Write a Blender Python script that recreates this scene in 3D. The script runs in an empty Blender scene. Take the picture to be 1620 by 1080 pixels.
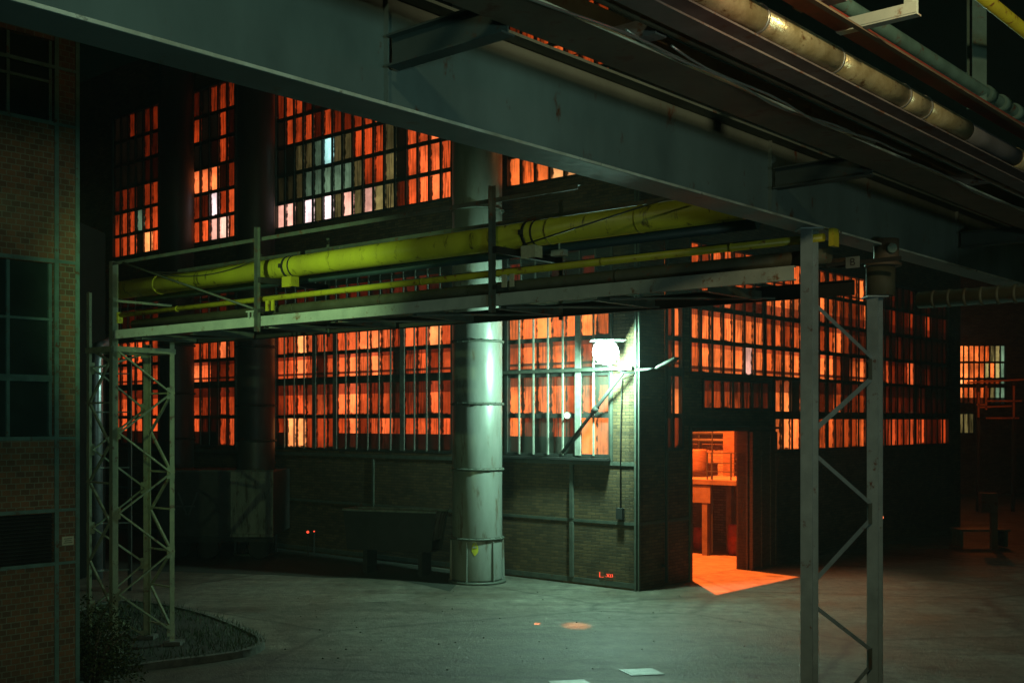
import bpy, math, random
from mathutils import Vector as V
random.seed(7)
S = bpy.context.scene
COL = S.collection
# ------------------------------------------------------------------ camera, world, exposure
CH = 4.0                                   # height of the lens
F = 1800.0                                 # focal length in photo pixels (1620 wide)
cam = bpy.data.cameras.new('camera'); camo = bpy.data.objects.new('camera', cam); COL.objects.link(camo)
camo.location = (0, 0, CH); camo.rotation_euler = (math.radians(90), 0, 0)
cam.sensor_width = 36; cam.lens = F/1620*36; cam.shift_y = (665-540)/1620.0
cam.clip_start = .05; cam.clip_end = 500
S.camera = camo
w = bpy.data.worlds.new('World'); S.world = w; w.use_nodes = True
nt = w.node_tree; nt.nodes.clear()
sky = nt.nodes.new('ShaderNodeTexSky'); sky.sky_type = 'NISHITA'; sky.sun_disc = False
sky.sun_elevation = math.radians(-8); sky.sun_rotation = math.radians(200)
bgn = nt.nodes.new('ShaderNodeBackground'); wo = nt.nodes.new('ShaderNodeOutputWorld')
mixc = nt.nodes.new('ShaderNodeMixRGB'); mixc.inputs[0].default_value = .85; mixc.inputs[2].default_value = (.006, .022, .012, 1)
nt.links.new(sky.outputs[0], mixc.inputs[1]); nt.links.new(mixc.outputs[0], bgn.inputs[0]); nt.links.new(bgn.outputs[0], wo.inputs[0])
bgn.inputs[1].default_value = .05
vs = S.view_settings; vs.view_transform = 'Standard'; vs.look = 'None'; vs.exposure = 0; vs.gamma = 1; vs.use_curve_mapping = False
S.cycles.use_denoising = True
S.cycles.max_bounces = 6; S.cycles.diffuse_bounces = 3; S.cycles.glossy_bounces = 3; S.cycles.volume_bounces = 0
S.cycles.sample_clamp_indirect = 4; S.cycles.caustics_reflective = False; S.cycles.caustics_refractive = False
S.cycles.volume_step_rate = 1


# ------------------------------------------------------------------ frames
U = V((-.753, .658, 0)).normalized()       # along the left facade, away from the camera
W = V((.658, .753, 0)).normalized()        # along the right facade, away from the camera
Z = V((0, 0, 1))
CR = V((2.94, 26.7, 0))                    # corner of the hall
def at(px, y, D):                          # photo pixel at depth D -> point
    return V(((px-810)/F*D, D, CH+(665-y)/F*D))
def gd(px, y):                             # ground point under a pixel
    D = F*CH/(y-665); return V(((px-810)/F*D, D, 0))
def FL(t, z, out=0): p = CR+U*t-W*out; return V((p.x, p.y, z))      # left facade, out = towards the yard
def FR(t, z, out=0): p = CR+W*t-U*out; return V((p.x, p.y, z))      # right facade
def L(d, s, z):                            # point in the frame of the overhead steelwork
    p = U*d + W*s; p.z = z; return p

def lamp(name, kind, loc, energy, color, size=.1, aim=None, cone=None, blend=.5):
    l = bpy.data.lights.new(name, kind); o = bpy.data.objects.new(name, l); COL.objects.link(o)
    o.location = loc; l.energy = energy; l.color = color
    if kind in ('POINT', 'SPOT'): l.shadow_soft_size = size
    if kind == 'AREA': l.size = size
    if aim is not None:
        o.rotation_euler = (V(aim)-V(loc)).to_track_quat('-Z', 'Y').to_euler()
    if name == 'flood_light': l.volume_factor = 3
    if name in ('yard_light', 'ground_light', 'pipe_light', 'hall_light'): l.volume_factor = .15
    if cone: l.spot_size = math.radians(cone); l.spot_blend = blend
    return o
FLOOD = at(960, 558, 26.55); tip = at(986, 589, 26.6)
# lit flood lamp on the corner of the hall
lamp('flood_light', 'POINT', FLOOD+V((0, -.26, -.22)), 1900, (.50, 1, .74), .16)
# street lamps of the yard, outside the frame: one in the gap on the left, one behind the camera
lamp('yard_light', 'SPOT', (-5.2, 11.0, 6.2), 760, (.60, 1, .40), .03, (-3.3, 18.0, 5.5), 68, .75)
lamp('yard_light', 'SPOT', (4.4, -7.1, 3.0), 1550, (.50, 1, .82), .8, (-7.2, 8.9, 6.1), 58, .8)
lamp('yard_light', 'SPOT', (8.2, -3.2, 3.0), 620, (.70, 1, .80), .6, L(3.6, 9, 6.6), 46, .8)  # extra fill added for the overhead steelwork
lamp('ground_light', 'SPOT', (-2, -6, 12), 800, (.92, 1, .54), .5, (0, 16.5, 0), 42, .9)
lamp('pipe_light', 'SPOT', L(.9, 5.6, CH+2.75), 260, (1, .82, .42), .06, L(3.3, 7.6, CH+2.3), 120, .8)
lamp('red_light', 'POINT', L(2.9, 5.6, CH+2.1), 1.2, (1, .04, .02), .04)
# furnace-hall lamp inside the door
DOORLAMP = V((4.15, 33.0, 9.4))
lamp('added_orange_spot', 'SPOT', FL(2.3, 5.7, .5), 5200, (1, .28, .05), .05, gd(912, 989), 5, 1)  # spot added outside the window to make a soft orange ground patch
lamp('added_orange_spot', 'SPOT', FL(2.6, 5.6, .5), 16000, (1, .20, .05), .01, gd(850, 986), 1.1, .2)  # narrow spot added outside the window for an orange bar on the ground
lamp('added_orange_spot', 'SPOT', FR(9.5, 4.6, .5), 480, (1, .28, .08), .8, gd(1330, 945), 62, 1)  # spot added outside the panes in place of their glow on the yard
lamp('hall_light', 'POINT', DOORLAMP, 36000, (1, .145, .018), .07)

# ------------------------------------------------------------------ materials
def N(t, typ, **kw):
    n = t.nodes.new(typ)
    for k, v in kw.items(): setattr(n, k, v)
    return n
def mat(name, base, rough=.6, metal=0, var=None, vs_=3.0, rust=None, rust_amt=.0, rust_scale=2.0, stretch=(1, 1, 1), bump=.0, bscale=40, spec=.5, detail=6):
    m = bpy.data.materials.new(name); m.use_nodes = True; t = m.node_tree
    b = t.nodes['Principled BSDF']
    b.inputs['Roughness'].default_value = rough; b.inputs['Metallic'].default_value = metal
    b.inputs['Specular IOR Level'].default_value = spec
    tc = N(t, 'ShaderNodeTexCoord'); mp = N(t, 'ShaderNodeMapping'); mp.inputs['Scale'].default_value = stretch
    t.links.new(tc.outputs['Object'], mp.inputs[0])
    c = None
    def noise(sc, det=detail, ro=.6):
        n = N(t, 'ShaderNodeTexNoise'); n.inputs['Scale'].default_value = sc; n.inputs['Detail'].default_value = det; n.inputs['Roughness'].default_value = ro
        t.links.new(mp.outputs[0], n.inputs['Vector']); return n
    n1 = noise(vs_); r1 = N(t, 'ShaderNodeValToRGB')
    r1.color_ramp.elements[0].position = .32; r1.color_ramp.elements[1].position = .68
    v2 = var or tuple(x*.6 for x in base)
    r1.color_ramp.elements[0].color = (*v2, 1); r1.color_ramp.elements[1].color = (*base, 1)
    t.links.new(n1.outputs[0], r1.inputs[0]); c = r1.outputs[0]
    if rust:
        n2 = noise(rust_scale, 10, .7); r2 = N(t, 'ShaderNodeValToRGB')
        r2.color_ramp.elements[0].position = .62-rust_amt; r2.color_ramp.elements[1].position = .70-rust_amt
        t.links.new(n2.outputs[0], r2.inputs[0])
        mx = N(t, 'ShaderNodeMixRGB'); mx.inputs[2].default_value = (*rust, 1)
        t.links.new(r2.outputs[0], mx.inputs[0]); t.links.new(c, mx.inputs[1]); c = mx.outputs[0]
    t.links.new(c, b.inputs['Base Color'])
    if bump:
        nb = noise(bscale, 4); bp = N(t, 'ShaderNodeBump'); bp.inputs['Strength'].default_value = bump; bp.inputs['Distance'].default_value = .01
        t.links.new(nb.outputs[0], bp.inputs['Height']); t.links.new(bp.outputs[0], b.inputs['Normal'])
    return m
RUST = (.11, .035, .012)
M = {}
M['girder'] = mat('girder_paint', (.175, .225, .215), .5, 0, (.095, .125, .12), .9, RUST, .02, 4.5, stretch=(1, 1, .55), bump=.3, bscale=7)
M['cross'] = mat('cross_beam_paint', (.08, .10, .095), .6, 0, (.05, .065, .06), 2, RUST, .03, 4)
M['edge'] = mat('worn_edge', (.85, .83, .70), .5, 0, (.42, .38, .28), 3, (.10, .05, .02), .03, 6)
M['brown'] = mat('brown_steel', (.17, .13, .09), .6, 0, (.09, .06, .04), 2, RUST, .06, 4)
M['purple'] = mat('grey_steel', (.17, .15, .15), .5, 0, (.10, .08, .08), 4, RUST, .05, 6)
M['gold'] = mat('foil_cladding', (.70, .62, .38), .30, .6, (.42, .34, .17), 7, (.22, .12, .05), .05, 12, bump=.5, bscale=22)
M['hose'] = mat('grey_hose', (.10, .10, .11), .7, 0, (.07, .07, .07), 5)
M['redsteel'] = mat('red_oxide_steel', (.26, .035, .02), .6, 0, (.14, .03, .02), 4, RUST, .04, 5)
M['teal'] = mat('teal_paint', (.12, .22, .19), .55, 0, (.07, .13, .11), 4, RUST, .04, 6)
M['yellow'] = mat('yellow_pipe_paint', (.62, .60, .04), .38, 0, (.46, .43, .04), 1.6, (.09, .075, .015), .055, 7, stretch=(1, 1, .16), bump=.2)
M['yellow2'] = mat('yellow_small_pipe_paint', (.52, .50, .03), .4, 0, (.42, .36, .03), 5, (.20, .08, .02), .06, 7)
M['blue'] = mat('blue_pipe_paint', (.045, .085, .10), .5, 0, (.03, .06, .07), 3)
M['lagging'] = mat('dark_lagged_pipe', (.085, .09, .06), .7, 0, (.05, .05, .03), 4, RUST, .03, 5)
M['channel'] = mat('pale_channel_paint', (.50, .56, .50), .5, 0, (.36, .42, .38), 4, (.22, .11, .05), .04, 5)
M['lattice'] = mat('lattice_paint', (.27, .29, .17), .6, 0, (.17, .19, .12), 5, RUST, .05, 7)
M['rail'] = mat('rail_steel', (.10, .12, .10), .55, 0, (.06, .075, .06), 6, RUST, .06, 9)
M['post'] = mat('post_paint', (.26, .35, .39), .5, 0, (.19, .26, .29), 5, RUST, .01, 6)
M['wire'] = mat('cable_sheath', (.04, .04, .035), .6)
M['silver'] = mat('silver_cable', (.5, .5, .46), .35, .6)
M['duct'] = mat('duct_metal', (.26, .275, .25), .36, .15, (.16, .17, .15), 2.2, (.13, .10, .07), .06, 3.5, stretch=(1, 1, .22), bump=.12, bscale=10)
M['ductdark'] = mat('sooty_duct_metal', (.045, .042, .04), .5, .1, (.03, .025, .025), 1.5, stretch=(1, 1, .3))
M['metalpipe'] = mat('bare_metal_pipe', (.34, .35, .38), .35, .8, (.2, .2, .22), 5)
M['frame'] = mat('window_steel', (.035, .04, .035), .6, 0, (.02, .022, .02), 5)
M['bar'] = mat('glazing_bar_steel', (.15, .16, .14), .5, 0, (.09, .09, .08), 8)
M['bar_pale'] = mat('pale_glazing_bar_steel', (.34, .36, .31), .5, 0, (.22, .23, .20), 8)
M['wallsteel'] = mat('wall_frame_steel', (.09, .10, .08), .6, 0, (.05, .06, .048), 5, RUST, .02, 6)
M['dark'] = mat('sooty_steel', (.025, .026, .024), .7)
M['box'] = mat('container_paint', (.22, .23, .19), .6, 0, (.10, .10, .08), 1.8, (.06, .045, .03), .09, 2.5, stretch=(3, 3, .6))
M['boxdark'] = mat('dark_container_paint', (.05, .05, .045), .7)
M['paper'] = mat('pale_plate', (.55, .55, .38), .5, 0, (.42, .42, .28), 20)
M['dimplate'] = mat('grimy_steel', (.10, .11, .10), .6, 0, (.05, .055, .05), 5)
M['tyre'] = mat('rubber', (.02, .02, .02), .85)
M['glassdark'] = mat('dark_window_glass', (.022, .040, .034), .3, 0, (.012, .022, .02), 2.2, spec=.4, bump=.3, bscale=2)
M['concrete_kerb'] = mat('kerb_stone', (.12, .12, .10), .9, 0, (.04, .04, .035), 6, bump=.4, bscale=30)
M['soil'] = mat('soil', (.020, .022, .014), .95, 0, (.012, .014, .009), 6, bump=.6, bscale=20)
M['grass'] = mat('grass_blades', (.045, .075, .025), .8, 0, (.025, .04, .015), 3)
M['leaf'] = mat('shrub_leaves', (.06, .062, .02), .85, 0, (.02, .03, .01), 9, spec=.1)
M['wood'] = mat('timber', (.13, .08, .05), .7, 0, (.06, .035, .02), 4, stretch=(1, 1, 6))
M['plate'] = mat('pale_steel_plate', (.24, .27, .26), .5, .1, (.12, .14, .13), 6, RUST, .0, 6)
M['hallfloor'] = mat('hall_floor', (.17, .14, .11), .8, 0, (.09, .07, .05), 2.5)
M['orange_lit_rail'] = mat('orange_lit_rail_steel', (.50, .20, .05), .5)  # orange firelight on the rails is put into their colour

def brick(name, c1, c2, mortar, bw=.25, rh=.077, ms=.007, rough=.8, grime=.5, accent=None):
    m = bpy.data.materials.new(name); m.use_nodes = True; t = m.node_tree; b = t.nodes['Principled BSDF']
    uv = N(t, 'ShaderNodeTexCoord'); br = N(t, 'ShaderNodeTexBrick')
    br.inputs['Scale'].default_value = 1; br.inputs['Brick Width'].default_value = bw; br.inputs['Row Height'].default_value = rh
    br.inputs['Mortar Size'].default_value = ms; br.inputs['Mortar Smooth'].default_value = .3; br.inputs['Bias'].default_value = -.1
    br.inputs['Color1'].default_value = (*c1, 1); br.inputs['Color2'].default_value = (*c2, 1); br.inputs['Mortar'].default_value = (*mortar, 1)
    nz = N(t, 'ShaderNodeTexNoise'); nz.inputs['Scale'].default_value = 5; nz.inputs['Detail'].default_value = 8
    t.links.new(uv.outputs['UV'], nz.inputs['Vector'])
    ad = N(t, 'ShaderNodeMixRGB'); ad.inputs[0].default_value = .012
    t.links.new(uv.outputs['UV'], ad.inputs[1]); t.links.new(nz.outputs['Color'], ad.inputs[2]); t.links.new(ad.outputs[0], br.inputs['Vector'])
    n2 = N(t, 'ShaderNodeTexNoise'); n2.inputs['Scale'].default_value = 1.3; n2.inputs['Detail'].default_value = 9; n2.inputs['Roughness'].default_value = .7
    t.links.new(uv.outputs['UV'], n2.inputs['Vector'])
    rp = N(t, 'ShaderNodeMapRange'); rp.inputs['From Min'].default_value = .3; rp.inputs['From Max'].default_value = .7
    rp.inputs['To Min'].default_value = 1-grime; rp.inputs['To Max'].default_value = 1.15
    t.links.new(n2.outputs[0], rp.inputs[0])
    hs = N(t, 'ShaderNodeMixRGB', blend_type='MULTIPLY'); hs.inputs[0].default_value = 1
    t.links.new(br.outputs['Color'], hs.inputs[1]); t.links.new(rp.outputs[0], hs.inputs[2])
    c = hs.outputs[0]
    t.links.new(c, b.inputs['Base Color']); b.inputs['Roughness'].default_value = rough
    bp = N(t, 'ShaderNodeBump'); bp.inputs['Strength'].default_value = .6; bp.inputs['Distance'].default_value = .01
    inv = N(t, 'ShaderNodeMath', operation='SUBTRACT'); inv.inputs[0].default_value = 1
    t.links.new(br.outputs['Fac'], inv.inputs[1]); t.links.new(inv.outputs[0], bp.inputs['Height']); t.links.new(bp.outputs[0], b.inputs['Normal'])
    return m
M['brickhall'] = brick('sooty_brick', (.14, .084, .036), (.065, .04, .018), (.035, .03, .018), .25, .077, .008)
M['brickleft'] = brick('brown_brick', (.20, .095, .042), (.09, .055, .03), (.18, .19, .13), .125, .08, .007, grime=.35)
M['brickin'] = brick('inner_brick', (.22, .15, .1), (.12, .08, .06), (.06, .05, .04), .25, .08, .01, grime=.3)

def ground_mat():
    m = bpy.data.materials.new('yard_concrete'); m.use_nodes = True; t = m.node_tree; b = t.nodes['Principled BSDF']
    tc = N(t, 'ShaderNodeTexCoord')
    def nz(s, d=8, r=.6, vec=None):
        n = N(t, 'ShaderNodeTexNoise'); n.inputs['Scale'].default_value = s; n.inputs['Detail'].default_value = d; n.inputs['Roughness'].default_value = r
        t.links.new(vec or tc.outputs['Object'], n.inputs['Vector']); return n
    a = nz(.22, 6); rp = N(t, 'ShaderNodeValToRGB')
    rp.color_ramp.elements[0].position = .35; rp.color_ramp.elements[1].position = .66
    rp.color_ramp.elements[0].color = (.065, .052, .034, 1); rp.color_ramp.elements[1].color = (.15, .145, .12, 1)
    t.links.new(a.outputs[0], rp.inputs[0])
    f = nz(3.5, 12, .75); fr = N(t, 'ShaderNodeMapRange'); fr.inputs['From Min'].default_value = .3; fr.inputs['From Max'].default_value = .7
    fr.inputs['To Min'].default_value = .35; fr.inputs['To Max'].default_value = 1.6
    t.links.new(f.outputs[0], fr.inputs[0])
    mu = N(t, 'ShaderNodeMixRGB', blend_type='MULTIPLY'); mu.inputs[0].default_value = 1
    t.links.new(rp.outputs[0], mu.inputs[1]); t.links.new(fr.outputs[0], mu.inputs[2])
    # tyre-worn streaks along the lane
    mp = N(t, 'ShaderNodeMapping'); mp.inputs['Rotation'].default_value = (0, 0, math.radians(-42)); mp.inputs['Scale'].default_value = (.25, 1.6, 1)
    t.links.new(tc.outputs['Object'], mp.inputs[0]); s = nz(1.2, 8, .6, mp.outputs[0])
    sr = N(t, 'ShaderNodeMapRange'); sr.inputs['From Min'].default_value = .35; sr.inputs['From Max'].default_value = .65
    sr.inputs['To Min'].default_value = .72; sr.inputs['To Max'].default_value = 1.2; t.links.new(s.outputs[0], sr.inputs[0])
    m2 = N(t, 'ShaderNodeMixRGB', blend_type='MULTIPLY'); m2.inputs[0].default_value = 1
    t.links.new(mu.outputs[0], m2.inputs[1]); t.links.new(sr.outputs[0], m2.inputs[2])
    # slab joints and cracks
    vo = N(t, 'ShaderNodeTexVoronoi', feature='DISTANCE_TO_EDGE'); vo.inputs['Scale'].default_value = .16
    wv = nz(.8, 4); mixv = N(t, 'ShaderNodeMixRGB'); mixv.inputs[0].default_value = .25
    t.links.new(tc.outputs['Object'], mixv.inputs[1]); t.links.new(wv.outputs['Color'], mixv.inputs[2]); t.links.new(mixv.outputs[0], vo.inputs['Vector'])
    cr = N(t, 'ShaderNodeMapRange'); cr.inputs['From Max'].default_value = .012; cr.inputs['To Min'].default_value = .45; cr.inputs['To Max'].default_value = 1
    t.links.new(vo.outputs['Distance'], cr.inputs[0])
    m3 = N(t, 'ShaderNodeMixRGB', blend_type='MULTIPLY'); m3.inputs[0].default_value = 1
    t.links.new(m2.outputs[0], m3.inputs[1]); t.links.new(cr.outputs[0], m3.inputs[2])
    # repaired patches and oil stains
    v2 = N(t, 'ShaderNodeTexVoronoi'); v2.inputs['Scale'].default_value = .33; t.links.new(mixv.outputs[0], v2.inputs['Vector'])
    sc = N(t, 'ShaderNodeSeparateColor'); t.links.new(v2.outputs['Color'], sc.inputs[0])
    pr = N(t, 'ShaderNodeMapRange'); pr.inputs['To Min'].default_value = .72; pr.inputs['To Max'].default_value = 1.18; t.links.new(sc.outputs[0], pr.inputs[0])
    m4 = N(t, 'ShaderNodeMixRGB', blend_type='MULTIPLY'); m4.inputs[0].default_value = 1
    t.links.new(m3.outputs[0], m4.inputs[1]); t.links.new(pr.outputs[0], m4.inputs[2])
    oi = nz(1.1, 5, .6); orr = N(t, 'ShaderNodeMapRange'); orr.inputs['From Min'].default_value = .60; orr.inputs['From Max'].default_value = .70
    orr.inputs['To Min'].default_value = 1; orr.inputs['To Max'].default_value = .4; t.links.new(oi.outputs[0], orr.inputs[0])
    m5 = N(t, 'ShaderNodeMixRGB', blend_type='MULTIPLY'); m5.inputs[0].default_value = 1
    t.links.new(m4.outputs[0], m5.inputs[1]); t.links.new(orr.outputs[0], m5.inputs[2])
    fg = nz(30, 8, .8); fgr = N(t, 'ShaderNodeMapRange'); fgr.inputs['From Min'].default_value = .3; fgr.inputs['From Max'].default_value = .7
    fgr.inputs['To Min'].default_value = .6; fgr.inputs['To Max'].default_value = 1.4; t.links.new(fg.outputs[0], fgr.inputs[0])
    m6 = N(t, 'ShaderNodeMixRGB', blend_type='MULTIPLY'); m6.inputs[0].default_value = 1
    t.links.new(m5.outputs[0], m6.inputs[1]); t.links.new(fgr.outputs[0], m6.inputs[2])
    t.links.new(m6.outputs[0], b.inputs['Base Color'])
    rr = N(t, 'ShaderNodeMapRange'); rr.inputs['To Min'].default_value = .35; rr.inputs['To Max'].default_value = .95
    t.links.new(a.outputs[0], rr.inputs[0]); t.links.new(rr.outputs[0], b.inputs['Roughness'])
    bn = nz(14, 6, .7); bp = N(t, 'ShaderNodeBump'); bp.inputs['Strength'].default_value = .8; bp.inputs['Distance'].default_value = .03
    t.links.new(bn.outputs[0], bp.inputs['Height']); t.links.new(bp.outputs[0], b.inputs['Normal'])
    return m
M['ground'] = ground_mat()

def pane_mat():
    """dirty glass with the glow of the hall behind it; each pane's own glow is in the attribute 'lit'"""
    m = bpy.data.materials.new('lit_dirty_glass'); m.use_nodes = True; t = m.node_tree; b = t.nodes['Principled BSDF']
    b.inputs['Base Color'].default_value = (.035, .04, .032, 1); b.inputs['Roughness'].default_value = .45; b.inputs['Specular IOR Level'].default_value = .3
    at_ = N(t, 'ShaderNodeAttribute', attribute_name='lit'); tc = N(t, 'ShaderNodeTexCoord')
    sd = N(t, 'ShaderNodeAttribute', attribute_name='dirt')        # r: pane seed, g: how streaky
    sp = N(t, 'ShaderNodeSeparateColor'); t.links.new(sd.outputs['Color'], sp.inputs[0])
    mp = N(t, 'ShaderNodeMapping'); mp.inputs['Scale'].default_value = (24, 1.1, 1); t.links.new(tc.outputs['UV'], mp.inputs[0])
    cb = N(t, 'ShaderNodeCombineXYZ'); mm = N(t, 'ShaderNodeMath', operation='MULTIPLY'); mm.inputs[1].default_value = 57
    t.links.new(sp.outputs[0], mm.inputs[0]); t.links.new(mm.outputs[0], cb.inputs[2]); t.links.new(mm.outputs[0], cb.inputs[1])
    av = N(t, 'ShaderNodeVectorMath', operation='ADD'); t.links.new(mp.outputs[0], av.inputs[0]); t.links.new(cb.outputs[0], av.inputs[1])
    n = N(t, 'ShaderNodeTexNoise'); n.inputs['Scale'].default_value = 1; n.inputs['Detail'].default_value = 3; n.inputs['Roughness'].default_value = .55
    t.links.new(av.outputs[0], n.inputs['Vector'])
    r = N(t, 'ShaderNodeMapRange'); r.inputs['From Min'].default_value = .40; r.inputs['From Max'].default_value = .53
    r.inputs['To Min'].default_value = .05; r.inputs['To Max'].default_value = 1; t.links.new(n.outputs[0], r.inputs[0])
    mx = N(t, 'ShaderNodeMix'); t.links.new(sp.outputs[1], mx.inputs[0]); mx.inputs[2].default_value = 1; t.links.new(r.outputs[0], mx.inputs[3])
    # blotchy dirt
    n2 = N(t, 'ShaderNodeTexNoise'); n2.inputs['Scale'].default_value = 6; n2.inputs['Detail'].default_value = 6; t.links.new(tc.outputs['UV'], n2.inputs['Vector'])
    r2 = N(t, 'ShaderNodeMapRange'); r2.inputs['From Min'].default_value = .3; r2.inputs['From Max'].default_value = .7; r2.inputs['To Min'].default_value = .82; r2.inputs['To Max'].default_value = 1.12
    t.links.new(n2.outputs[0], r2.inputs[0])
    # grime gathered at the edges of the pane
    pu = N(t, 'ShaderNodeUVMap', uv_map='pane'); sx = N(t, 'ShaderNodeSeparateXYZ'); t.links.new(pu.outputs[0], sx.inputs[0])
    def edge(o, wid):
        a = N(t, 'ShaderNodeMath', operation='SUBTRACT'); a.inputs[1].default_value = .5; t.links.new(o, a.inputs[0])
        c = N(t, 'ShaderNodeMath', operation='ABSOLUTE'); t.links.new(a.outputs[0], c.inputs[0])
        n0 = N(t, 'ShaderNodeMath', operation='MULTIPLY_ADD'); t.links.new(sp.outputs[0], n0.inputs[0]); n0.inputs[1].default_value = wid*.32; t.links.new(c.outputs[0], n0.inputs[2])
        nn = N(t, 'ShaderNodeMath', operation='MULTIPLY_ADD'); t.links.new(n2.outputs[0], nn.inputs[0]); nn.inputs[1].default_value = wid; t.links.new(n0.outputs[0], nn.inputs[2])
        q = N(t, 'ShaderNodeMapRange'); q.inputs['From Min'].default_value = .5+wid*.34; q.inputs['From Max'].default_value = .5+wid*.54
        q.inputs['To Min'].default_value = 1; q.inputs['To Max'].default_value = .03; t.links.new(nn.outputs[0], q.inputs[0]); return q.outputs[0]
    e1 = edge(sx.outputs[0], .42); e2 = edge(sx.outputs[1], .20)
    p = N(t, 'ShaderNodeMath', operation='MULTIPLY'); t.links.new(e1, p.inputs[0]); t.links.new(e2, p.inputs[1])
    p2 = N(t, 'ShaderNodeMath', operation='MULTIPLY'); t.links.new(p.outputs[0], p2.inputs[0]); t.links.new(mx.outputs[0], p2.inputs[1])
    p3 = N(t, 'ShaderNodeMath', operation='MULTIPLY'); t.links.new(p2.outputs[0], p3.inputs[0]); t.links.new(r2.outputs[0], p3.inputs[1])
    # large uneven shapes of the hall seen dimly through the dirt
    n3 = N(t, 'ShaderNodeTexNoise'); n3.inputs['Scale'].default_value = .9; n3.inputs['Detail'].default_value = 3; t.links.new(tc.outputs['UV'], n3.inputs['Vector'])
    r3 = N(t, 'ShaderNodeMapRange'); r3.inputs['From Min'].default_value = .36; r3.inputs['From Max'].default_value = .56; r3.inputs['To Min'].default_value = .5; r3.inputs['To Max'].default_value = 1.1
    t.links.new(n3.outputs[0], r3.inputs[0]); p4 = N(t, 'ShaderNodeMath', operation='MULTIPLY'); t.links.new(p3.outputs[0], p4.inputs[0]); t.links.new(r3.outputs[0], p4.inputs[1]); p3 = p4
    t.links.new(at_.outputs['Color'], b.inputs['Emission Color']); t.links.new(p3.outputs[0], b.inputs['Emission Strength'])
    m.cycles.emission_sampling = 'NONE'
    return m
M['pane'] = pane_mat()
def glow(name, col, st):
    m = bpy.data.materials.new(name); m.use_nodes = True; b = m.node_tree.nodes['Principled BSDF']
    b.inputs['Base Color'].default_value = (*col, 1); b.inputs['Emission Color'].default_value = (*col, 1); b.inputs['Emission Strength'].default_value = st
    return m
M['lampglow'] = glow('lit_flood_lens', (.75, 1, .90), 60); M['lampglow'].cycles.emission_sampling = 'NONE'
M['smallglow'] = glow('lit_small_lens', (.8, .95, 1), 25)
M['redglow'] = glow('lit_red_lens', (1, .07, .03), 1.6)
M['orangeglow'] = glow('lit_orange_lens', (1, .22, .08), 1.5)

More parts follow.
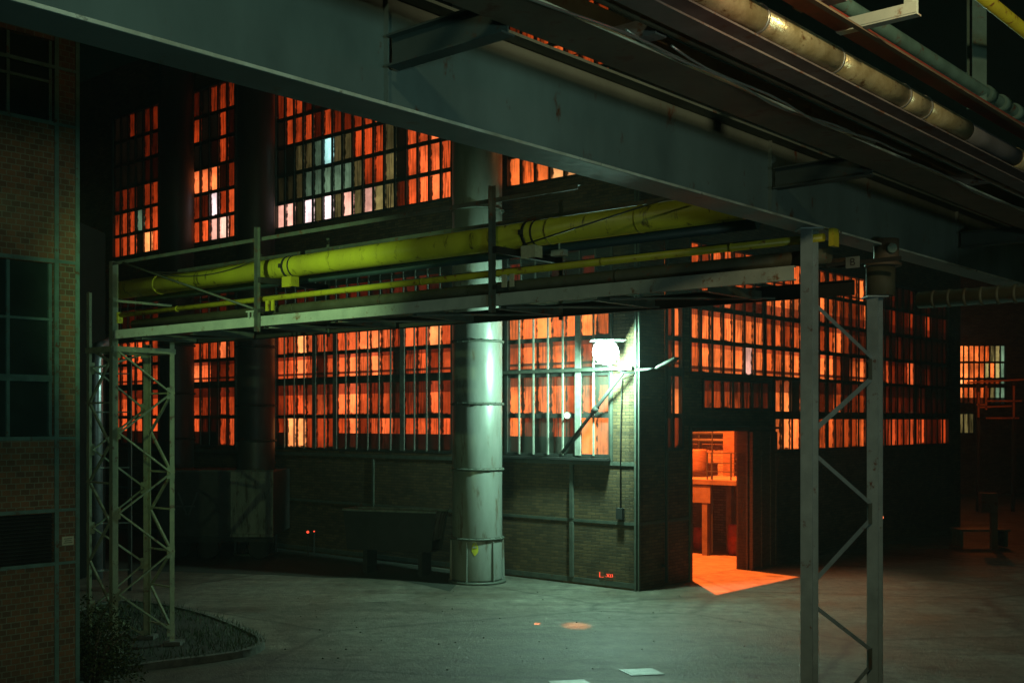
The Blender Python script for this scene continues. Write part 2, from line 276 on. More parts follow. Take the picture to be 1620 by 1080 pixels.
# ------------------------------------------------------------------ mesh helpers
class MB:
    def __init__(s): s.v = []; s.f = []; s.m = []; s.sm = []; s.mi = 0
    def face(s, pts, smooth=False):
        i = len(s.v); s.v += [V(p) for p in pts]; s.f.append(list(range(i, i+len(pts)))); s.m.append(s.mi); s.sm.append(smooth)
    def box(s, c, ax, ay, az):               # centre and three half-extent vectors
        c = V(c); P = [c+ax*i+ay*j+az*k for k in (-1, 1) for j in (-1, 1) for i in (-1, 1)]
        b = len(s.v); s.v += P
        Q = [(0, 2, 3, 1), (4, 5, 7, 6), (0, 1, 5, 4), (2, 6, 7, 3), (0, 4, 6, 2), (1, 3, 7, 5)]
        if ax.cross(ay).dot(az) < 0: Q = [q[::-1] for q in Q]
        for q in Q: s.f.append([b+x for x in q]); s.m.append(s.mi); s.sm.append(False)
        return s
    def bar(s, a, b, w, h, up=Z):            # rectangular bar a->b
        a = V(a); b = V(b); d = (b-a); l = d.length; d.normalize()
        x = d.cross(up)
        if x.length < 1e-4: x = d.cross(V((1, 0, 0)))
        x.normalize(); y = x.cross(d).normalized()
        return s.box((a+b)/2, d*(l/2), x*(w/2), y*(h/2))
    def ibeam(s, a, b, w, h, up=Z, tf=.016, tw=.010, gap=0):
        a = V(a); b = V(b); d = (b-a).normalized(); x = d.cross(up).normalized(); y = x.cross(d).normalized()
        s.bar(a+y*(h/2-tf/2), b+y*(h/2-tf/2), w, tf, up); s.bar(a-y*(h/2-tf/2), b-y*(h/2-tf/2), w, tf, up)
        s.bar(a, b, tw, h-2*tf, up); return s
    def channel(s, a, b, w, h, up=Z, t=.012, side=1):   # [ section; web on the far side of 'side'
        a = V(a); b = V(b); d = (b-a).normalized(); x = d.cross(up).normalized()*side; y = (x*side).cross(d).normalized()
        s.bar(a+y*(h/2-t/2), b+y*(h/2-t/2), w, t, up); s.bar(a-y*(h/2-t/2), b-y*(h/2-t/2), w, t, up)
        s.bar(a+x*(w/2-t/2), b+x*(w/2-t/2), t, h-2*t, up); return s
    def angle(s, a, b, w, dx, dy, t=.008):   # L section with legs along dx and dy
        a = V(a); b = V(b); d = (b-a); l = d.length/2; d.normalize(); c = (a+b)/2
        s.box(c+dx*(w/2), d*l, dx*(w/2), dy*(t/2)); s.box(c+dy*(w/2+t/4), d*l, dx*(t/2), dy*(w/2-t/4)); return s
    def tube(s, pts, r, n=12, caps=True, rad=None):
        pts = [V(p) for p in pts]; rings = []
        prev = None
        for i, p in enumerate(pts):
            d = (pts[min(i+1, len(pts)-1)]-pts[max(i-1, 0)]).normalized()
            if prev is None:
                x = d.cross(Z)
                if x.length < .05: x = d.cross(V((1, 0, 0)))
                x.normalize()
            else:
                x = (prev-d*prev.dot(d)).normalized()
            prev = x; y = d.cross(x).normalized()
            rr = rad[i] if rad else r
            b = len(s.v); s.v += [p+(x*math.cos(2*math.pi*k/n)+y*math.sin(2*math.pi*k/n))*rr for k in range(n)]; rings.append(b)
        for i in range(len(pts)-1):
            a, b = rings[i], rings[i+1]
            for k in range(n):
                k2 = (k+1) % n; s.f.append([a+k, a+k2, b+k2, b+k]); s.m.append(s.mi); s.sm.append(True)
        if caps:
            s.f.append([rings[0]+k for k in range(n)][::-1]); s.m.append(s.mi); s.sm.append(False)
            s.f.append([rings[-1]+k for k in range(n)]); s.m.append(s.mi); s.sm.append(False)
        return s
    def build(s, name, mats, parent=None, col=None):
        me = bpy.data.meshes.new(name)
        org = V(ORG[parent.name]) if parent is not None else V((0, 0, 0))
        if parent is None and s.v:
            lo = [min(v[i] for v in s.v) for i in range(3)]; hi = [max(v[i] for v in s.v) for i in range(3)]
            org = V(((lo[0]+hi[0])/2, (lo[1]+hi[1])/2, lo[2]))
        me.from_pydata([tuple(v-org) for v in s.v], [], s.f)
        if not isinstance(mats, (list, tuple)): mats = [mats]
        for x in mats: me.materials.append(M[x] if isinstance(x, str) else x)
        uv = me.uv_layers.new(name='UVMap'); U2 = uv.data
        for p in me.polygons:
            p.material_index = s.m[p.index]; p.use_smooth = s.sm[p.index]
            n = p.normal
            if abs(n.z) > .7: ta, tb = V((1, 0, 0)), V((0, 1, 0))
            else: ta = Z.cross(n).normalized(); tb = Z
            for li in p.loop_indices:
                q = me.vertices[me.loops[li].vertex_index].co+org; U2[li].uv = (q.dot(ta), q.dot(tb))
        me.update()
        o = bpy.data.objects.new(name, me); COL.objects.link(o)
        if parent is not None: o.parent = parent; ORG[o.name] = org
        else: o.location = org; ORG[o.name] = org
        return o
ORG = {}
def tag(o, label=None, cat=None, group=None, kind=None):
    if label: o['label'] = label
    if cat: o['category'] = cat
    if group: o['group'] = group
    if kind: o['kind'] = kind
    return o
def thing(name, label, cat, loc, group=None):
    o = bpy.data.objects.new(name, None); COL.objects.link(o); o.location = loc; o.empty_display_size = .2
    ORG[o.name] = V(loc); return tag(o, label, cat, group)

# ------------------------------------------------------------------ ground
g = MB(); g.face([(-150, -60, 0), (150, -60, 0), (150, 200, 0), (-150, 200, 0)])
tag(g.build('yard_ground', 'ground'), kind='structure')

# ------------------------------------------------------------------ the furnace hall
hall = thing('furnace_hall', 'long brick furnace hall with tall rows of glowing orange dirty panes', 'factory hall', (CR.x, CR.y, 0))

def wall_cells(mb, P, t0, t1, z0, z1, holes, th, flip):
    ts = sorted({t0, t1, *[h[0] for h in holes], *[h[1] for h in holes]}); zs = sorted({z0, z1, *[h[2] for h in holes], *[h[3] for h in holes]})
    ts = [x for x in ts if t0 <= x <= t1]; zs = [x for x in zs if z0 <= x <= z1]
    def solid(i, j):
        if not (0 <= i < len(ts)-1 and 0 <= j < len(zs)-1): return False
        tm = (ts[i]+ts[i+1])/2; zm = (zs[j]+zs[j+1])/2
        return not any(h[0] < tm < h[1] and h[2] < zm < h[3] for h in holes)
    def q(pts): mb.face(pts if not flip else pts[::-1])
    for i in range(len(ts)-1):
        for j in range(len(zs)-1):
            if not solid(i, j): continue
            a, b, c, d = ts[i], ts[i+1], zs[j], zs[j+1]
            q([P(a, c, 0), P(a, d, 0), P(b, d, 0), P(b, c, 0)])
            q([P(a, c, -th), P(b, c, -th), P(b, d, -th), P(a, d, -th)])
            if not solid(i-1, j): q([P(a, c, -th), P(a, d, -th), P(a, d, 0), P(a, c, 0)])
            if not solid(i+1, j): q([P(b, c, 0), P(b, d, 0), P(b, d, -th), P(b, c, -th)])
            if not solid(i, j-1): q([P(a, c, 0), P(b, c, 0), P(b, c, -th), P(a, c, -th)])
            if not solid(i, j+1): q([P(a, d, -th), P(b, d, -th), P(b, d, 0), P(a, d, 0)])

def shade(tok, red):
    full = 'F' in tok; tok = tok.replace('F', '')
    if tok in ('.', ''): return (.004, .002, .001), full, .9
    base = {'w': (1.7, .80, .60), 'W': (2.4, 1.7, 1.7), 'C': (.7, 1.4, 1.3), 'o': (1.3, .55, .18)}
    if tok in base: return base[tok], full, .18
    k = 'n'
    if tok[-1] in 'gc': k = tok[-1]; tok = tok[:-1]
    i = int(tok)/9.0
    e = 1.15*i**2.6
    if k == 'g': c = (.62*e, .48*e, .16*e)  # greenish panes: reflected outside light put into their glow
    elif k == 'c': c = (.45*e, .75*e, .45*e)
    else:
        c = (min(2.2, 2.4*e+.02*i), (.112+.24*i**3)*e*(1 if not red else .80)*1.95, (.010+.085*i**3)*e*1.6)
    return c, full, 1.0 if i < .45 else (.95 if i < .7 else (.72 if i < .8 else .3))

def window(P, t0, t1, rows, red=False, bars='bar', flip=False, thick=(), label=None, ncol=None, jit=True, inset=.10, heavy=(5.2,), proud=.0):
    """rows: list of (z0, z1, tokens left->right in the picture, bands); one steel window with a sheet of panes"""
    fr = MB(); pn = MB(); lit = []; dirt = []; puv = []
    n = ncol or len(rows[0][2].split())
    zlo = min(r[0] for r in rows); zhi = max(r[1] for r in rows)
    cols = [t0+(t1-t0)*i/n for i in range(n+1)]
    if flip: cols = cols[::-1]              # columns listed left to right in the picture
    for (z0, z1, toks, bands) in rows:
        tk = toks.split()
        for c in range(n):
            tok = tk[c] if c < len(tk) else '.'
            col, full, streak = shade(tok, red)
            seed = random.random(); dim = random.uniform(.66, 1.22); stk = random.uniform(.3, 1.05)
            a, b = cols[c], cols[c+1]
            bd = [(0, 1, 1)] if full else bands
            for (f0, f1, k) in bd:
                za, zb = z0+(z1-z0)*f0, z0+(z1-z0)*f1
                pts = [P(a, za, -inset), P(b, za, -inset), P(b, zb, -inset), P(a, zb, -inset)]
                pn.face(pts)
                kk = k*dim
                for (uu, vv) in ((0, f0), (1, f0), (1, f1), (0, f1)):
                    lit.append((col[0]*kk, col[1]*kk*(1 if k > .5 else .8), col[2]*kk, 1)); dirt.append((seed, streak*stk, 0, 1)); puv.append((uu, vv))
    # frame and bars
    dT = (P(t1, 0, 0)-P(t0, 0, 0)).normalized(); dN = (P(t0, 0, 1)-P(t0, 0, 0)).normalized()
    def vbar(t, w_, d_, o_, za=zlo, zb=zhi): fr.box(P(t, (za+zb)/2, o_), dT*(w_/2), dN*(d_/2), Z*((zb-za)/2))
    def hbar(z, w_, d_, o_): fr.box(P((t0+t1)/2, z, o_), dT*(abs(t1-t0)/2-.001), dN*(d_/2), Z*(w_/2))
    fr.mi = 0
    for t in (t0, t1): vbar(t, .09, .14, -.05)
    hbar(zlo, .07, .13, -.052); hbar(zhi, .07, .13, -.052)
    for z in sorted({r[0] for r in rows}):
        if z > zlo: hbar(z-.03 if z not in heavy else z, .22 if z in heavy else .11, .06, -.055)
    fr.mi = 1
    for i in range(1, n):
        big = i in thick
        vbar(cols[i], .17 if big else (.075 if bars == 'frame' else .042), .035, -.03+proud)
    w_ = fr.build('window', ['frame', bars], hall)
    if label: w_['label'] = label
    p = pn.build('pane', 'pane', w_)
    me = p.data
    me.color_attributes.new('lit', 'FLOAT_COLOR', 'CORNER'); me.color_attributes.new('dirt', 'FLOAT_COLOR', 'CORNER')
    me.uv_layers.new(name='pane'); me.uv_layers['UVMap'].active = True; me.uv_layers['UVMap'].active_render = True
    ca = me.color_attributes['lit']; cd = me.color_attributes['dirt']; ul = me.uv_layers['pane']
    for i in range(len(lit)):
        ca.data[i].color = lit[i]; cd.data[i].color = dirt[i]; ul.data[i].uv = puv[i]
    return w_

ALL = [(0, 1, 1)]; DIM = [(0, 1, .45)]
B3 = [(0, .60, 1), (.60, 1, .30)]
B2 = [(0, .22, .75), (.22, .30, .12), (.30, .78, 1), (.78, 1, .35)]
B2r = [(0, .12, .6), (.12, .22, .12), (.22, .78, 1), (.78, .9, .5), (.9, 1, .75)]
B4 = [(0, .48, .02), (.48, 1, 1)]
BA = [(0, .74, 1), (.74, 1, .35)]
BT = [(0, .35, .35), (.35, 1, 1)]
zr = [3.15, 4.15, 5.2, 6.05, 6.87]
holesL = [(.78, 4.10, 3.15, 6.87), (6.05, 13.8, 3.15, 6.87), (15.9, 23.6, 3.15, 6.87),
          (.78, 4.10, 7.3, 8.9), (6.05, 13.8, 7.3, 8.9), (15.9, 23.6, 7.3, 8.9),
          (.78, 4.10, 10.0, 15.2), (6.05, 13.8, 10.0, 15.2), (15.9, 23.6, 10.0, 15.2)]
wl = MB(); wall_cells(wl, FL, 0.0, 60, 0, 17, holesL, .25, False)
wl.build('wall', 'brickhall', hall)
window(FL, .78, 4.10, [
    (6.05, 6.87, '7 7 8 7 7 8 7', ALL),
    (5.2, 6.05, '5 7 7 7 7 5 3', B2),
    (4.15, 5.2, '7 7 7 7 6 7 7', [(0, .68, 1), (.68, 1, .25)]),
    (3.15, 4.15, '7 3 2 4 3 8F 8F', [(0, .45, .02), (.45, 1, 1)])], flip=True, bars='bar_pale', thick=(5,), proud=.07)
window(FL, 6.05, 13.8, [
    (6.05, 6.87, '6 5 9 7 6 4 6 7 8 8 7 4 7 6 9 6', ALL),
    (5.2, 6.05, '6 6 8 6 2 6 7 8 7 8 6 1 5 6 4 6', B2),
    (4.15, 5.2, '4 5 6 6 6 4 7 8 6 5 6 2 4 4 7 5', B3),
    (3.15, 4.15, '4 9F 9F 5F 5F 4F 5 8 4 6 7 4 5 6 6 6', B4)], red=True, flip=True, bars='bar', thick=(4, 6, 12), proud=.04)
window(FL, 15.9, 23.6, [
    (6.05, 6.87, '4 5 6 6 5 5 6 4 3 3 5 5 5 8 5', ALL),
    (5.2, 6.05, '5 6 5 6 6 5 6 5 3 7 8 7 2 3 4', B2),
    (4.15, 5.2, '4 6 6 5 6 5 6 5 2 4 5 4 1 5 5', B3),
    (3.15, 4.15, '5 6 6 6 5 6 5 4 . 2 6 2 1 5F 6F', B4)], red=True, flip=True, bars='frame', thick=(5, 10))
window(FL, .78, 4.10, [(7.3, 8.1, '3 . . 2 . 3 .', DIM), (8.1, 8.9, '2 . 1 . 2 . .', DIM)], red=True, flip=True)
window(FL, 6.05, 13.8, [(7.3, 8.1, '2 . 3 2 . 2 3 3 3 2 2 3 3 3 2 .', DIM), (8.1, 8.9, '. . 2 . . . 1 . 2 . . 2 . 1 . .', DIM)], red=True, flip=True)
window(FL, 15.9, 23.6, [(7.3, 8.1, '1 1 2 1 1 2 1 1 1 2 1 2 1 2 1', ALL), (8.1, 8.9, '1 1 1 1 1 2 1 1 1 2 1 2 1 2 1', ALL)], red=True, flip=True)
zu = [10.0, 10.82, 11.68, 12.55, 13.42, 14.3, 15.2]
def urows(lst): return [(zu[i], zu[i+1], s, ALL) for i, s in enumerate(lst)]
window(FL, .78, 4.10, urows(['7 6 7 o o o 9', '7 6 7 o o 9 8', '5 4 6 7 7 6 6', '4 3 5 6 5 5 4', '3 4 5 5 4 4 4', '3 3 3 3 3 3 3']), flip=True, bars='frame', heavy=())
window(FL, 6.05, 13.8, urows([
    'w w 2g W 4g W 4g w 5g w 7g 6g 3 6 7 8 7',
    '2g 2g 3g 4c 5c 6c 6c 6c 4g 5 5 5g . 6 7 7 6',
    '. 1g 4g 4g 4c C 4g 4g 5 5 5 4g . 6 6 8 6',
    '. 5 5 5 2 5 3 3 4 5 5 3 . 5 6 6 5',
    '3 5 5 2 1 3 2 2 4 4 4 3 . 4 5 5 4',
    '5 3 2 2 3 2 2 2 3 3 3 3 . 3 3 3 3']), red=True, flip=True, bars='frame', heavy=())
window(FL, 15.9, 23.6, urows([
    '4 5 6 . 9F 6 6 9 3 3 5 6 w w 6',
    '4 5 5 5c 5 5 5 4 2 2 4 2 W 4 6',
    '2 3 3 . 4 4 4 3 . . 8 8 8 1 3',
    '. . . . 1 1 1 4 . . . . 1 5 1',
    '. . . . 3 2 1 5 . . 4 . . 4 1',
    '. . 3 . 2 3 3 4 . . 2 . 4 4 4']), red=True, flip=True, bars='frame', thick=(8, 10), heavy=())

TD0, TD1, ZD = 2.33, 5.07, 3.72
holesR = [(1.22, 1.95, 3.3, 7.0), (2.3, 13.3, 5.2, 8.55), (13.7, 19.8, 5.2, 8.55), (2.9, 6.5, 4.3, 5.06), (6.64, 13.3, 3.15, 5.2-.0001), (13.7, 19.8, 3.15, 5.2-.0001), (TD0, TD1, -1, ZD)]
wr = MB(); wall_cells(wr, FR, 0.0, 21.0, 0, 13, holesR, .25, True)
wr.build('wall', 'brickhall', hall)
window(FR, 1.22, 1.95, [(6.05, 7.0, '3 7', BA), (5.2, 6.05, '3 7', B2), (4.15, 5.2, '1 8', B3), (3.3, 4.15, '2 4', ALL)], bars='frame', inset=.09)
window(FR, 2.3, 13.3, [
    (7.75, 8.5, '5 4 6 6 5 5 6 6 5 5 6 6 6 5 5 5 5 6 7 3', [(0, .12, 1), (.12, .2, .1), (.2, 1, 1)]),
    (6.9, 7.75, '1 6 4 8 5 4 4 7 7 7 7 7 7 7 6 5 4 4 4 7', BT),
    (6.05, 6.9, '7 7 7 7 7 7 7 5 6 4 6 6 4 4 5 7 4 3 3 3', BA),
    (5.2, 6.05, '6 7 7 7 7 wF 7 6 6 7 7 7 8 7 7 4 1 6 7 6', B2r)], bars='frame', thick=(7, 14))
window(FR, 13.7, 19.8, [
    (7.75, 8.5, '5 1 2 1 1 2 1 1 2 1 1 1', BT),
    (6.9, 7.75, '4 1 3 1 2 4 1 1 5 1 1 2', BT),
    (6.05, 6.9, '3 2 1 2 1 2 1 1 1 1 1 1', BA),
    (5.2, 6.05, '6 6 3 2 3 7F 1 1 2 1 1 1', BA)], red=True, bars='frame', thick=(6,))
window(FR, 2.9, 6.5, [(4.3, 5.06, '4 5 5 5 3 2 2', B3)], bars='frame')
window(FR, 6.64, 13.3, [
    (4.15, 5.18, '7 8 . 6 5 3 3 5 2 3 4 3', [(0, .62, 1), (.62, 1, .28)]),
    (3.15, 4.15, '7 8F 7 5 6 5 6 4 5 4 6 5', ALL)], bars='frame', heavy=(4.15,), thick=(6,))
window(FR, 13.7, 19.8, [
    (4.15, 5.18, '2 3 2 3 2 2 1 2 1 1 1 1', B3),
    (3.15, 4.15, '4 4 6 4 4 6 4 6 2 2 2 5', ALL)], red=True, bars='frame', heavy=(4.15,), thick=(6,))
# steel members of the walls
st = MB()
def member(P, t0, t1, z0, z1, out=.03, d=.03):
    dT = (P(1, 0, 0)-P(0, 0, 0)); dN = (P(0, 0, 1)-P(0, 0, 0))
    st.box(P((t0+t1)/2, (z0+z1)/2, out-d/2+.002), dT*((t1-t0)/2), dN*(d/2), Z*((z1-z0)/2))
for (a, b) in ((.06, 4.6), (4.75, 14), (14.2, 30)):
    member(FL, a, b, 2.93, 3.02); member(FL, a, b, 1.53, 1.60, .02, .02); member(FL, a, b, .05, .17, .02, .02)
member(FL, 0, .055, 0, 10, .05, .05); member(FR, 0, .055, 0, 13, .05, .05)
member(FL, .70, .77, 3.03, 8.9); member(FL, 1.88, 1.98, .18, 1.52, .06, .06); member(FL, 1.88, 1.98, 1.61, 2.92, .06, .06)
for t in (4.66, 14.08): member(FL, t-.05, t+.05, 0, 10, .05, .05)
for t in (9.2, 18.6): member(FL, t-.04, t+.04, .18, 2.92)
member(FL, .0585, 4.6, 5.19, 5.27, .16, .10)
member(FR, .06, TD0-.1, 1.53, 1.60, .02, .02)
member(FR, TD0-.1, TD1+.1, ZD, ZD+.14, .05, .05); member(FR, TD0-.1, TD0, 0, ZD, .05, .05)
st.build('wall_frame', 'wallsteel', hall)
# sliding door leaf run back beside the opening
dr = MB(); dT, dN = W, -U
dr.box(FR(5.75, 1.86, .14), dT*.68, dN*.035, Z*1.84)
for t in (5.1, 5.6, 6.1, 6.4): dr.box(FR(t, 1.86, .19), dT*.035, dN*.015, Z*1.83)
dr.bar(FR(2.2, 3.80, .16), FR(6.6, 3.80, .16), .08, .06)
dr.build('door', 'wood', hall)
jb = MB(); jb.box(FR(TD1+.05, ZD/2, -.12), dT*.05, dN*.17, Z*ZD/2); jb.build('door_jamb', 'wood', hall)
for (P_, t, z0, z1) in ((FL, 4.35, .1, 2.9), (FR, 1.1, .1, 9.0), (FR, 6.6, .1, 3.0)):
    m_ = MB(); m_.tube([P_(t, z0, .09), P_(t, z1, .09)], .045, 10)
    for z in (z0+.4, (z0+z1)/2, z1-.3): m_.box(P_(t, z, .06), U*.07, W*.07, Z*.02)
    m_.build('drainpipe', 'dark', hall)
cb_ = MB(); cb_.tube([tip+(FL(.03, tip.z, .04)-tip)*.9, FL(.4, 5.0, .05), FL(.45, 3.6, .05), FL(.45, 1.9, .05)], .014, 6); cb_.box(FL(.45, 1.8, .06), U*.09, W*.05, Z*.13)
cb_.build('cable_box', 'dark', hall)
# roof and hidden far walls close the hall
rf = MB(); rf.face([FR(0, 12.99, -.2), FR(21, 12.99, -.2), FR(21, 12.99, -8), FR(0, 12.99, -8)])
rf.face([FR(21, 0, -.1), FR(21, 0, -9), FR(21, 13, -9), FR(21, 13, -.1)])
rf.face([FR(.2, 0, -9), FR(.2, 13, -9), FR(21, 13, -9), FR(21, 0, -9)])
rf.build('roof', 'dark', hall)
# the inside seen through the door: partition, loading platform, rail
pw = MB(); pw.box(FR(10.6, 3.5, -4.6), W*.12, U*4.2, Z*3.49); pw.build('partition', 'brickin', hall)
pl = MB(); TP = 7.1
pl.box(FR(8.8, 2.18, -3.6), W*1.7, U*3.0, Z*.07)
pl.box(FR(TP+.05, 1.82, -4.15), W*.03, U*1.8, Z*.26)
for nn in (1.2, 2.55, 3.3, 4.6):
    for tt in (TP+.12, 8.6, 10.2): pl.box(FR(tt, 1.05, -nn), W*.09, U*.09, Z*1.05)
plat = pl.build('platform', 'hallfloor', hall)
rl = MB()
for nn in (1.0, 1.7, 2.35, 2.5): rl.bar(FR(TP+.1, 2.26, -nn), FR(TP+.1, 3.05, -nn), .035, .035, U)
for zz in (2.5, 2.75, 3.05): rl.bar(FR(TP+.1, zz, -.8), FR(TP+.1, zz, -2.55), .025, .025)
rl.bar(FR(TP+.1, 0.1, -2.33), FR(TP+.1, 3.9, -2.33), .03, .03, U)
rl.build('railing', 'frame', hall)
dp = MB(); dp.tube([FR(8.6, 2.26, -3.7), FR(8.6, 2.5, -3.7), FR(8.6, 3.05, -3.7), FR(8.6, 3.1, -3.7)], .3, 20, rad=[.29, .31, .29, .27])
tag(dp.build('steel_drum', 'wood'), 'steel drum on the platform inside the open door', 'drum')
pb = MB(); pb.box(FR(9.6, 2.52, -2.2), W*.35, U*.5, Z*.25); pb.box(FR(9.6, 2.80, -2.2), W*.37, U*.52, Z*.02); pb.box(FR(9.7, 3.0, -3.1), W*.25, U*.2, Z*.74)
tag(pb.build('tool_cabinet', 'wood'), 'low cabinet behind the railing inside the open door', 'cabinet')
pi_ = MB()
for zz, rr0 in ((3.35, .06), (3.6, .09)): pi_.tube([FR(10.3, zz, -.5), FR(10.3, zz, -8.5)], rr0, 12)
for nn in (1.5, 3.1, 4.7): pi_.tube([FR(10.3, 2.3, -nn), FR(10.3, 6.8, -nn)], .05, 10)
tag(pi_.build('wall_pipes', 'frame'), 'dark pipes on the brick wall seen through the open door', 'pipe')
for (tt, nn, hh, ww) in ((8.0, 1.3, .55, .25), (8.3, 4.6, .8, .3), (9.2, 3.9, .35, .4)):
    q_ = MB(); q_.box(FR(tt, 2.26+hh/2, -nn), W*ww, U*ww*.8, Z*hh/2); q_.box(FR(tt, 2.26+hh+.02, -nn), W*(ww+.02), U*(ww*.8+.02), Z*.02)
    for k_ in (-.5, .5): q_.box(FR(tt-ww-.012, 2.26+hh/2, -nn+k_*ww), W*.012, U*.03, Z*hh/2*.98)
    tag(q_.build('crate', 'wood'), {.55: 'crate behind the railing inside the open door', .8: 'tall crate at the left side of the platform inside the door', .35: 'low wide crate at the back of the platform inside the door'}[hh], 'crate')
for (tt, nn, hh) in ((7.9, 1.9, .9), (8.4, 3.4, .7)):
    q_ = MB(); q_.tube([FR(tt, 0.005, -nn), FR(tt, hh*.5, -nn), FR(tt, hh, -nn)], .28, 18, rad=[.27, .29, .27]); q_.tube([FR(tt, hh*.33, -nn), FR(tt, hh*.36, -nn)], .30, 18); q_.tube([FR(tt, hh*.66, -nn), FR(tt, hh*.69, -nn)], .30, 18)
    tag(q_.build('oil_drum', 'redsteel'), 'taller drum in the dark below the platform' if hh > .8 else 'shorter drum in the dark below the platform', 'drum')
fl = MB(); fl.face([FR(.3, .004, -.3), FR(20.8, .004, -.3), FR(20.8, .004, -8.9), FR(.3, .004, -8.9)][::-1]); fl.build('hall_floor', 'hallfloor', hall)
# cover sill under the first window
si = MB(); si.box(FL(2.45, 3.07, .10), U*1.7, -W*.12, Z*.03); si.build('sill', 'dark', hall)

# ------------------------------------------------------------------ flood lamp on its bracket
fb = thing('flood_lamp', 'glaring white flood lamp on a slanting bracket at the hall corner', 'lamp', FLOOD)
hb = MB(); c = FLOOD+V((0, .16, .06)); aim = V((-.25, -1, -.45)).normalized(); sx_ = aim.cross(Z).normalized(); sy_ = sx_.cross(aim)
hb.box(c-aim*.02, aim*.11, sx_*.27, sy_*.2); hb.box(c-aim*.2, aim*.08, sx_*.12, sy_*.1)
for s1 in (-1, 1): hb.bar(c+sx_*.29*s1, c+sx_*.29*s1-Z*.3, .03, .01)
hb.bar(c-sx_*.29-Z*.3, c+sx_*.29-Z*.3, .03, .012)
hb.build('housing', 'bar', fb)
hd = MB(); hd.box(FLOOD+V((0, -.14, .27)), V((.40, 0, 0)), V((0, .48, 0)), Z*.006); hd.build('added_hood', 'dark', fb)  # plate added over the lamp to cut its upward light
ln = MB(); ln.tube([c+aim*.095, c+aim*.14, c+aim*.17], .2, 20, rad=[.31, .29, .13]); ln.build('lens', 'lampglow', fb)
br_ = MB(); foot = FL(2.2, 3.22, .05)
br_.tube([foot, foot+(tip-foot)*.5, tip], .045, 10)
br_.tube([tip, c-Z*.31], .025, 8); br_.bar(tip, FL(.03, tip.z, .04), .05, .05)
br_.tube([foot+(tip-foot)*.52, foot+(tip-foot)*.58], .075, 10)
br_.build('bracket', 'dark', fb)
# small street-lamp head on the other side of the corner, unlit
sl = thing('street_lamp', 'unlit lamp head on a short arm by the narrow window beside the corner', 'lamp', at(1040, 578, 25.6))
p0 = at(1008, 585, 26.4); p1 = at(1037, 582, 25.8); p2 = at(1074, 566, 25.4)
m_ = MB(); m_.tube([p0, at(1025, 584, 26.0), p1], .03, 8); m_.build('arm', 'dark', sl)
m_ = MB(); d_ = (p2-p1)
m_.tube([p1, p1+d_*.2, p1+d_*.45, p1+d_*.85, p2], .1, 14, rad=[.025, .04, .055, .06, .02]); m_.build('lamp_head', 'wallsteel', sl)
# small white lamp added at the first window, standing in for a reflected glint
sp_ = at(897, 657, 27.4); st2 = thing('glint_lamp', 'small added white lamp standing in for a glint in the first orange window', 'lamp', sp_)
m_ = MB(); m_.tube([sp_, sp_+V((0, -.04, 0)), sp_+V((0, -.07, 0))], .06, 12, rad=[.055, .05, .02]); m_.build('lens', 'smallglow', st2)  # lens of the added glint lamp
m_ = MB(); m_.tube([sp_+V((0, .001, 0)), sp_+V((0, .05, 0))], .09, 12)
for k in range(4):
    a_ = k*math.pi/2+.4; m_.bar(sp_+V((.085*math.cos(a_), 0, .085*math.sin(a_))), sp_+V((.02*math.cos(a_), -.09, .02*math.sin(a_))), .008, .008)
m_.bar(sp_+V((0, .05, 0)), sp_+V((.05, .6, 0)), .03, .03); m_.build('added_cage', 'rail', st2)

# ------------------------------------------------------------------ tall ducts
def duct(x, y, r, top, rings, m, label, fins=True, sticker=False, group='tall round ducts in front of the hall'):
    t = thing('duct', label, 'duct', (x, y, 0), group)
    b = MB(); n = 40
    zs = [.06]+[z for z in rings]+[top]
    for i in range(len(zs)-1):
        b.tube([(x, y, zs[i]+.012), (x, y, zs[i]+.05), (x, y, zs[i+1]-.05), (x, y, zs[i+1]-.012)], r, n, rad=[r*.99, r, r, r*.99])
    b.build('shell', m, t)
    for z in rings:
        q = MB(); q.tube([(x, y, z-.03), (x, y, z-.012), (x, y, z+.012), (x, y, z+.03)], r, n, rad=[r+.015, r+.055, r+.055, r+.015])
        for k in range(24):
            a = k/24*6.283; q.box((x+(r+.035)*math.cos(a), y+(r+.035)*math.sin(a), z), V((.012, 0, 0)), V((0, .012, 0)), Z*.035)
        q.build('flange', 'dark' if m == 'ductdark' else 'wallsteel', t)
    if fins:
        for k in range(6):
            a = k/6*6.283+.15; c_, s_ = math.cos(a), math.sin(a); q = MB(); tx = V((-s_, c_, 0))*.012
            P_ = [V((x+c_*(r+.01), y+s_*(r+.01), .07)), V((x+c_*(r+.07), y+s_*(r+.07), .07)), V((x+c_*(r+.05), y+s_*(r+.05), rings[0]-.06)), V((x+c_*(r+.01), y+s_*(r+.01), rings[0]-.06))]
            q.face([p-tx for p in P_]); q.face([p+tx for p in P_][::-1])
            for i in range(4): j = (i+1) % 4; q.face([P_[i]-tx, P_[i]+tx, P_[j]+tx, P_[j]-tx])
            q.build('gusset', m, t)
        q = MB(); q.tube([(x, y, 0), (x, y, .06)], r+.10, n); q.build('base_plate', 'wallsteel', t)
    return t
d1 = duct(-.865, 28.3, .62, 15.5, (1.10, 2.80, 4.41, 5.95, 7.5, 9.2, 11, 13), 'duct', 'pale metal duct brightly lit on one side, near the hall corner')
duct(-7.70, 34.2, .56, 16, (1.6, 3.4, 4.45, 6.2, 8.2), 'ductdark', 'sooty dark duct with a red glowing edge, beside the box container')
duct(-11.2, 38.0, .56, 17, (1.6, 3.4, 4.9, 6.5, 8.5), 'ductdark', 'sooty dark duct farthest along the hall, seen behind the lattice tower')
